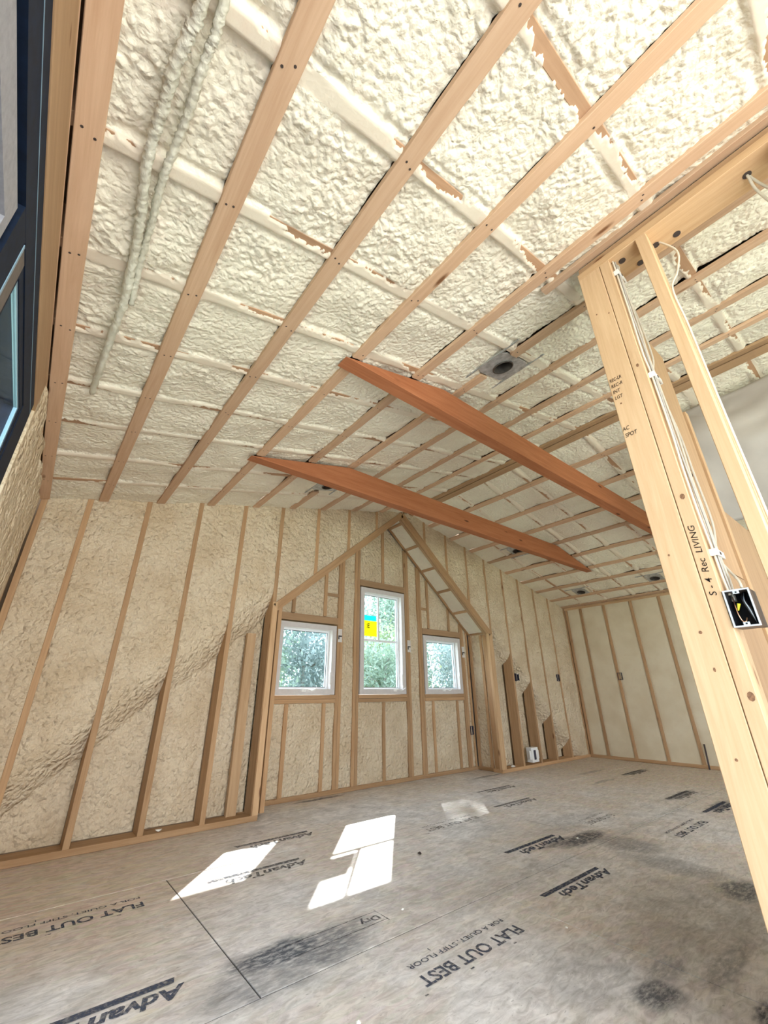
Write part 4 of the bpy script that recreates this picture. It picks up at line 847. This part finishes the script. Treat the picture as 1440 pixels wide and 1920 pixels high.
# ------------------------------------------------------------------ recessed light housings
def can(x, y, label, rotz=0.0):
    n = NL if x < XM else NR; c = Vector((x, y, zc(x))) - n * 0.012
    xa = Vector((1, 0, S if x < XM else -S)).normalized(); ya = Vector((0, 1, 0)); za = xa.cross(ya)
    r = empty('recessed_light_housing', c, label, 'light fixture', 'round recessed light housings in the ceiling'); r.rotation_euler = Matrix((xa, ya, za)).transposed().to_euler()
    R, n_ = 0.062, 24; vs, fs = [], []
    hw, hh = 0.135, 0.10   # plate with a round hole
    for i in range(n_):
        a = 2 * math.pi * i / n_; ca, sa = math.cos(a), math.sin(a); k_ = min(hw / max(abs(ca), 1e-6), hh / max(abs(sa), 1e-6)); vs += [(R * ca, R * sa, 0), (k_ * ca, k_ * sa, 0), (R * ca, R * sa, 0.004), (k_ * ca, k_ * sa, 0.004)]
    for i in range(n_):
        j = (i + 1) % n_; A, B = 4 * i, 4 * j; fs += [(A, A + 1, B + 1, B), (A + 2, B + 2, B + 3, A + 3), (A, B, B + 2, A + 2), (A + 1, A + 3, B + 3, B + 1)]
    link('mounting_plate', raw(vs, fs), M['galv'], r)
    vs = []; fs = []
    for i in range(n_):
        a = 2 * math.pi * i / n_; vs += [(R * math.cos(a), R * math.sin(a), -0.006), (R * math.cos(a), R * math.sin(a), 0.10), (0.9 * R * math.cos(a), 0.9 * R * math.sin(a), -0.006), (0.9 * R * math.cos(a), 0.9 * R * math.sin(a), 0.10)]
    for i in range(n_):
        j = (i + 1) % n_; A, B = 4 * i, 4 * j; fs += [(A, B, B + 1, A + 1), (A + 2, A + 3, B + 3, B + 2), (A, A + 2, B + 2, B)]
    fs.append(tuple(4 * i + 3 for i in range(n_)))
    link('can', raw(vs, fs), M['galvd'], r); link('lamp_socket', cyl_mesh(0.03, 0.05, 14), M['nail'], r, mw=world_of(r) @ Matrix.Translation((0, 0, 0.045)))
    for s_ in (-1, 1): link('hanger_bar', boxes_mesh([((s_ * 0.14 - 0.006, -0.20, 0.0), (s_ * 0.14 + 0.006, 0.20, 0.006))]), M['galv'], r)
    return r
can(1.80, 1.05, 'metal recessed light housing beside the tie beam nearer the post')
can(1.80, 3.06, 'metal recessed light housing left of the dormer peak, behind the far tie beam')
can(4.95, 3.13, 'dark recessed light housing just right of the far tie beam, near the gable wall')
can(6.52, 3.09, 'dark recessed light housing low on the right slope near the far corner')
can(6.52, 2.02, 'dark recessed light housing low on the right slope next to the post')

# foam-coated cables in the first ceiling bay
pts = [(-0.074, 0.528, 2.257), (-0.078, 0.591, 2.256), (-0.082, 0.671, 2.255), (-0.079, 0.756, 2.256), (-0.080, 0.841, 2.256), (-0.077, 0.95, 2.256), (-0.067, 1.073, 2.259), (-0.067, 1.178, 2.259), (-0.074, 1.338, 2.257), (-0.079, 1.465, 2.256), (-0.089, 1.643, 2.253), (-0.087, 1.844, 2.254), (-0.081, 2.131, 2.262)]
pts0 = [(-0.07, -0.6, 2.262), (-0.07, 0.0, 2.26), (-0.071, 0.3, 2.258)] + pts
cable([(x + 0.016 * math.sin(y * 5), y, zc(x) - 0.010) for x, y, z in pts0], 0.0135, 'thick foam-coated cable in the ceiling bay next to the left window', 'cablefoam', 'foam-coated cables in the left ceiling bay', 10, 0.30, 14)
cable([(x + 0.032 - 0.015 * math.sin(y * 6 + 1), y, zc(x + 0.03) - 0.006) for x, y, z in pts0[:-3]], 0.0105, 'foam-coated cable twisting beside the thick one, right of it', 'cablefoam', 'foam-coated cables in the left ceiling bay', 10, 0.30, 14)

# grey duct-like bulk hanging beyond the partition
def duct():
    nu, nv = 40, 30; a = np.linspace(0, 1, nu)[:, None] * np.ones((1, nv)); b = np.ones((nu, 1)) * np.linspace(0, 1, nv)[None, :]
    Y = -0.9 + 1.75 * b; Z = 2.10 + 0.86 * a + 0.0 * b; X = 3.62 - 0.10 * np.sin(np.pi * a) + 0.25 * (1 - a) ** 3 + 0.05 * perlin(a * 3, b * 3, 9) + 0.02 * perlin(a * 7, b * 7, 10)
    return grid_mesh(X[::-1], Y[::-1], Z[::-1], M['grey'])
o = link('duct_cover', duct(), None); so = o.modifiers.new('solid', 'SOLIDIFY'); so.thickness = 0.03; tag(o, 'smooth grey plastic-wrapped bulk beyond the partition studs', 'duct')

# ------------------------------------------------------------------ crumbs on the floor and on the plate
def crumb(x, y, z, s_, label, mat='debris', grp='foam crumbs on the floor'):
    bm = bmesh.new(); bmesh.ops.create_icosphere(bm, subdivisions=1, radius=s_)
    for v in bm.verts: v.co = Vector((v.co.x * random.uniform(.6, 1.5), v.co.y * random.uniform(.5, 1.2), v.co.z * random.uniform(.3, .6)))
    zmin = min(v.co.z for v in bm.verts)
    for v in bm.verts: v.co.z -= zmin
    me = bpy.data.meshes.new('c'); bm.to_mesh(me); bm.free(); return tag(link('foam_crumb' if mat == 'debris' else 'scrap', me, M[mat], None, (x, y, z)), label, 'debris', grp)
crumb(2.15, 2.33, 0.0005, 0.014, 'small black scrap on the floor right of the sunlit patches', 'nail', None)
crumb(1.03, 1.41, 0.0005, 0.010, 'thin white sliver on the floor at the bottom centre'); crumb(1.60, 1.86, 0.0005, 0.008, 'white crumb on the floor right of the boxed print')
crumb(2.02, 1.30, 0.0005, 0.007, 'white crumb on the floor below the print at lower right'); crumb(3.17, 1.86, 0.0005, 0.010, 'white crumb inside the dark floor stain at right')
crumb(0.98, YF + 0.03, PL + .0005, 0.02, 'foam lump resting on the bottom plate of the left wall bay', 'debris', None); crumb(5.12, YF + 0.04, PL + .0005, 0.03, 'pale foam lump on the bottom plate right of the dormer', 'debris', None)
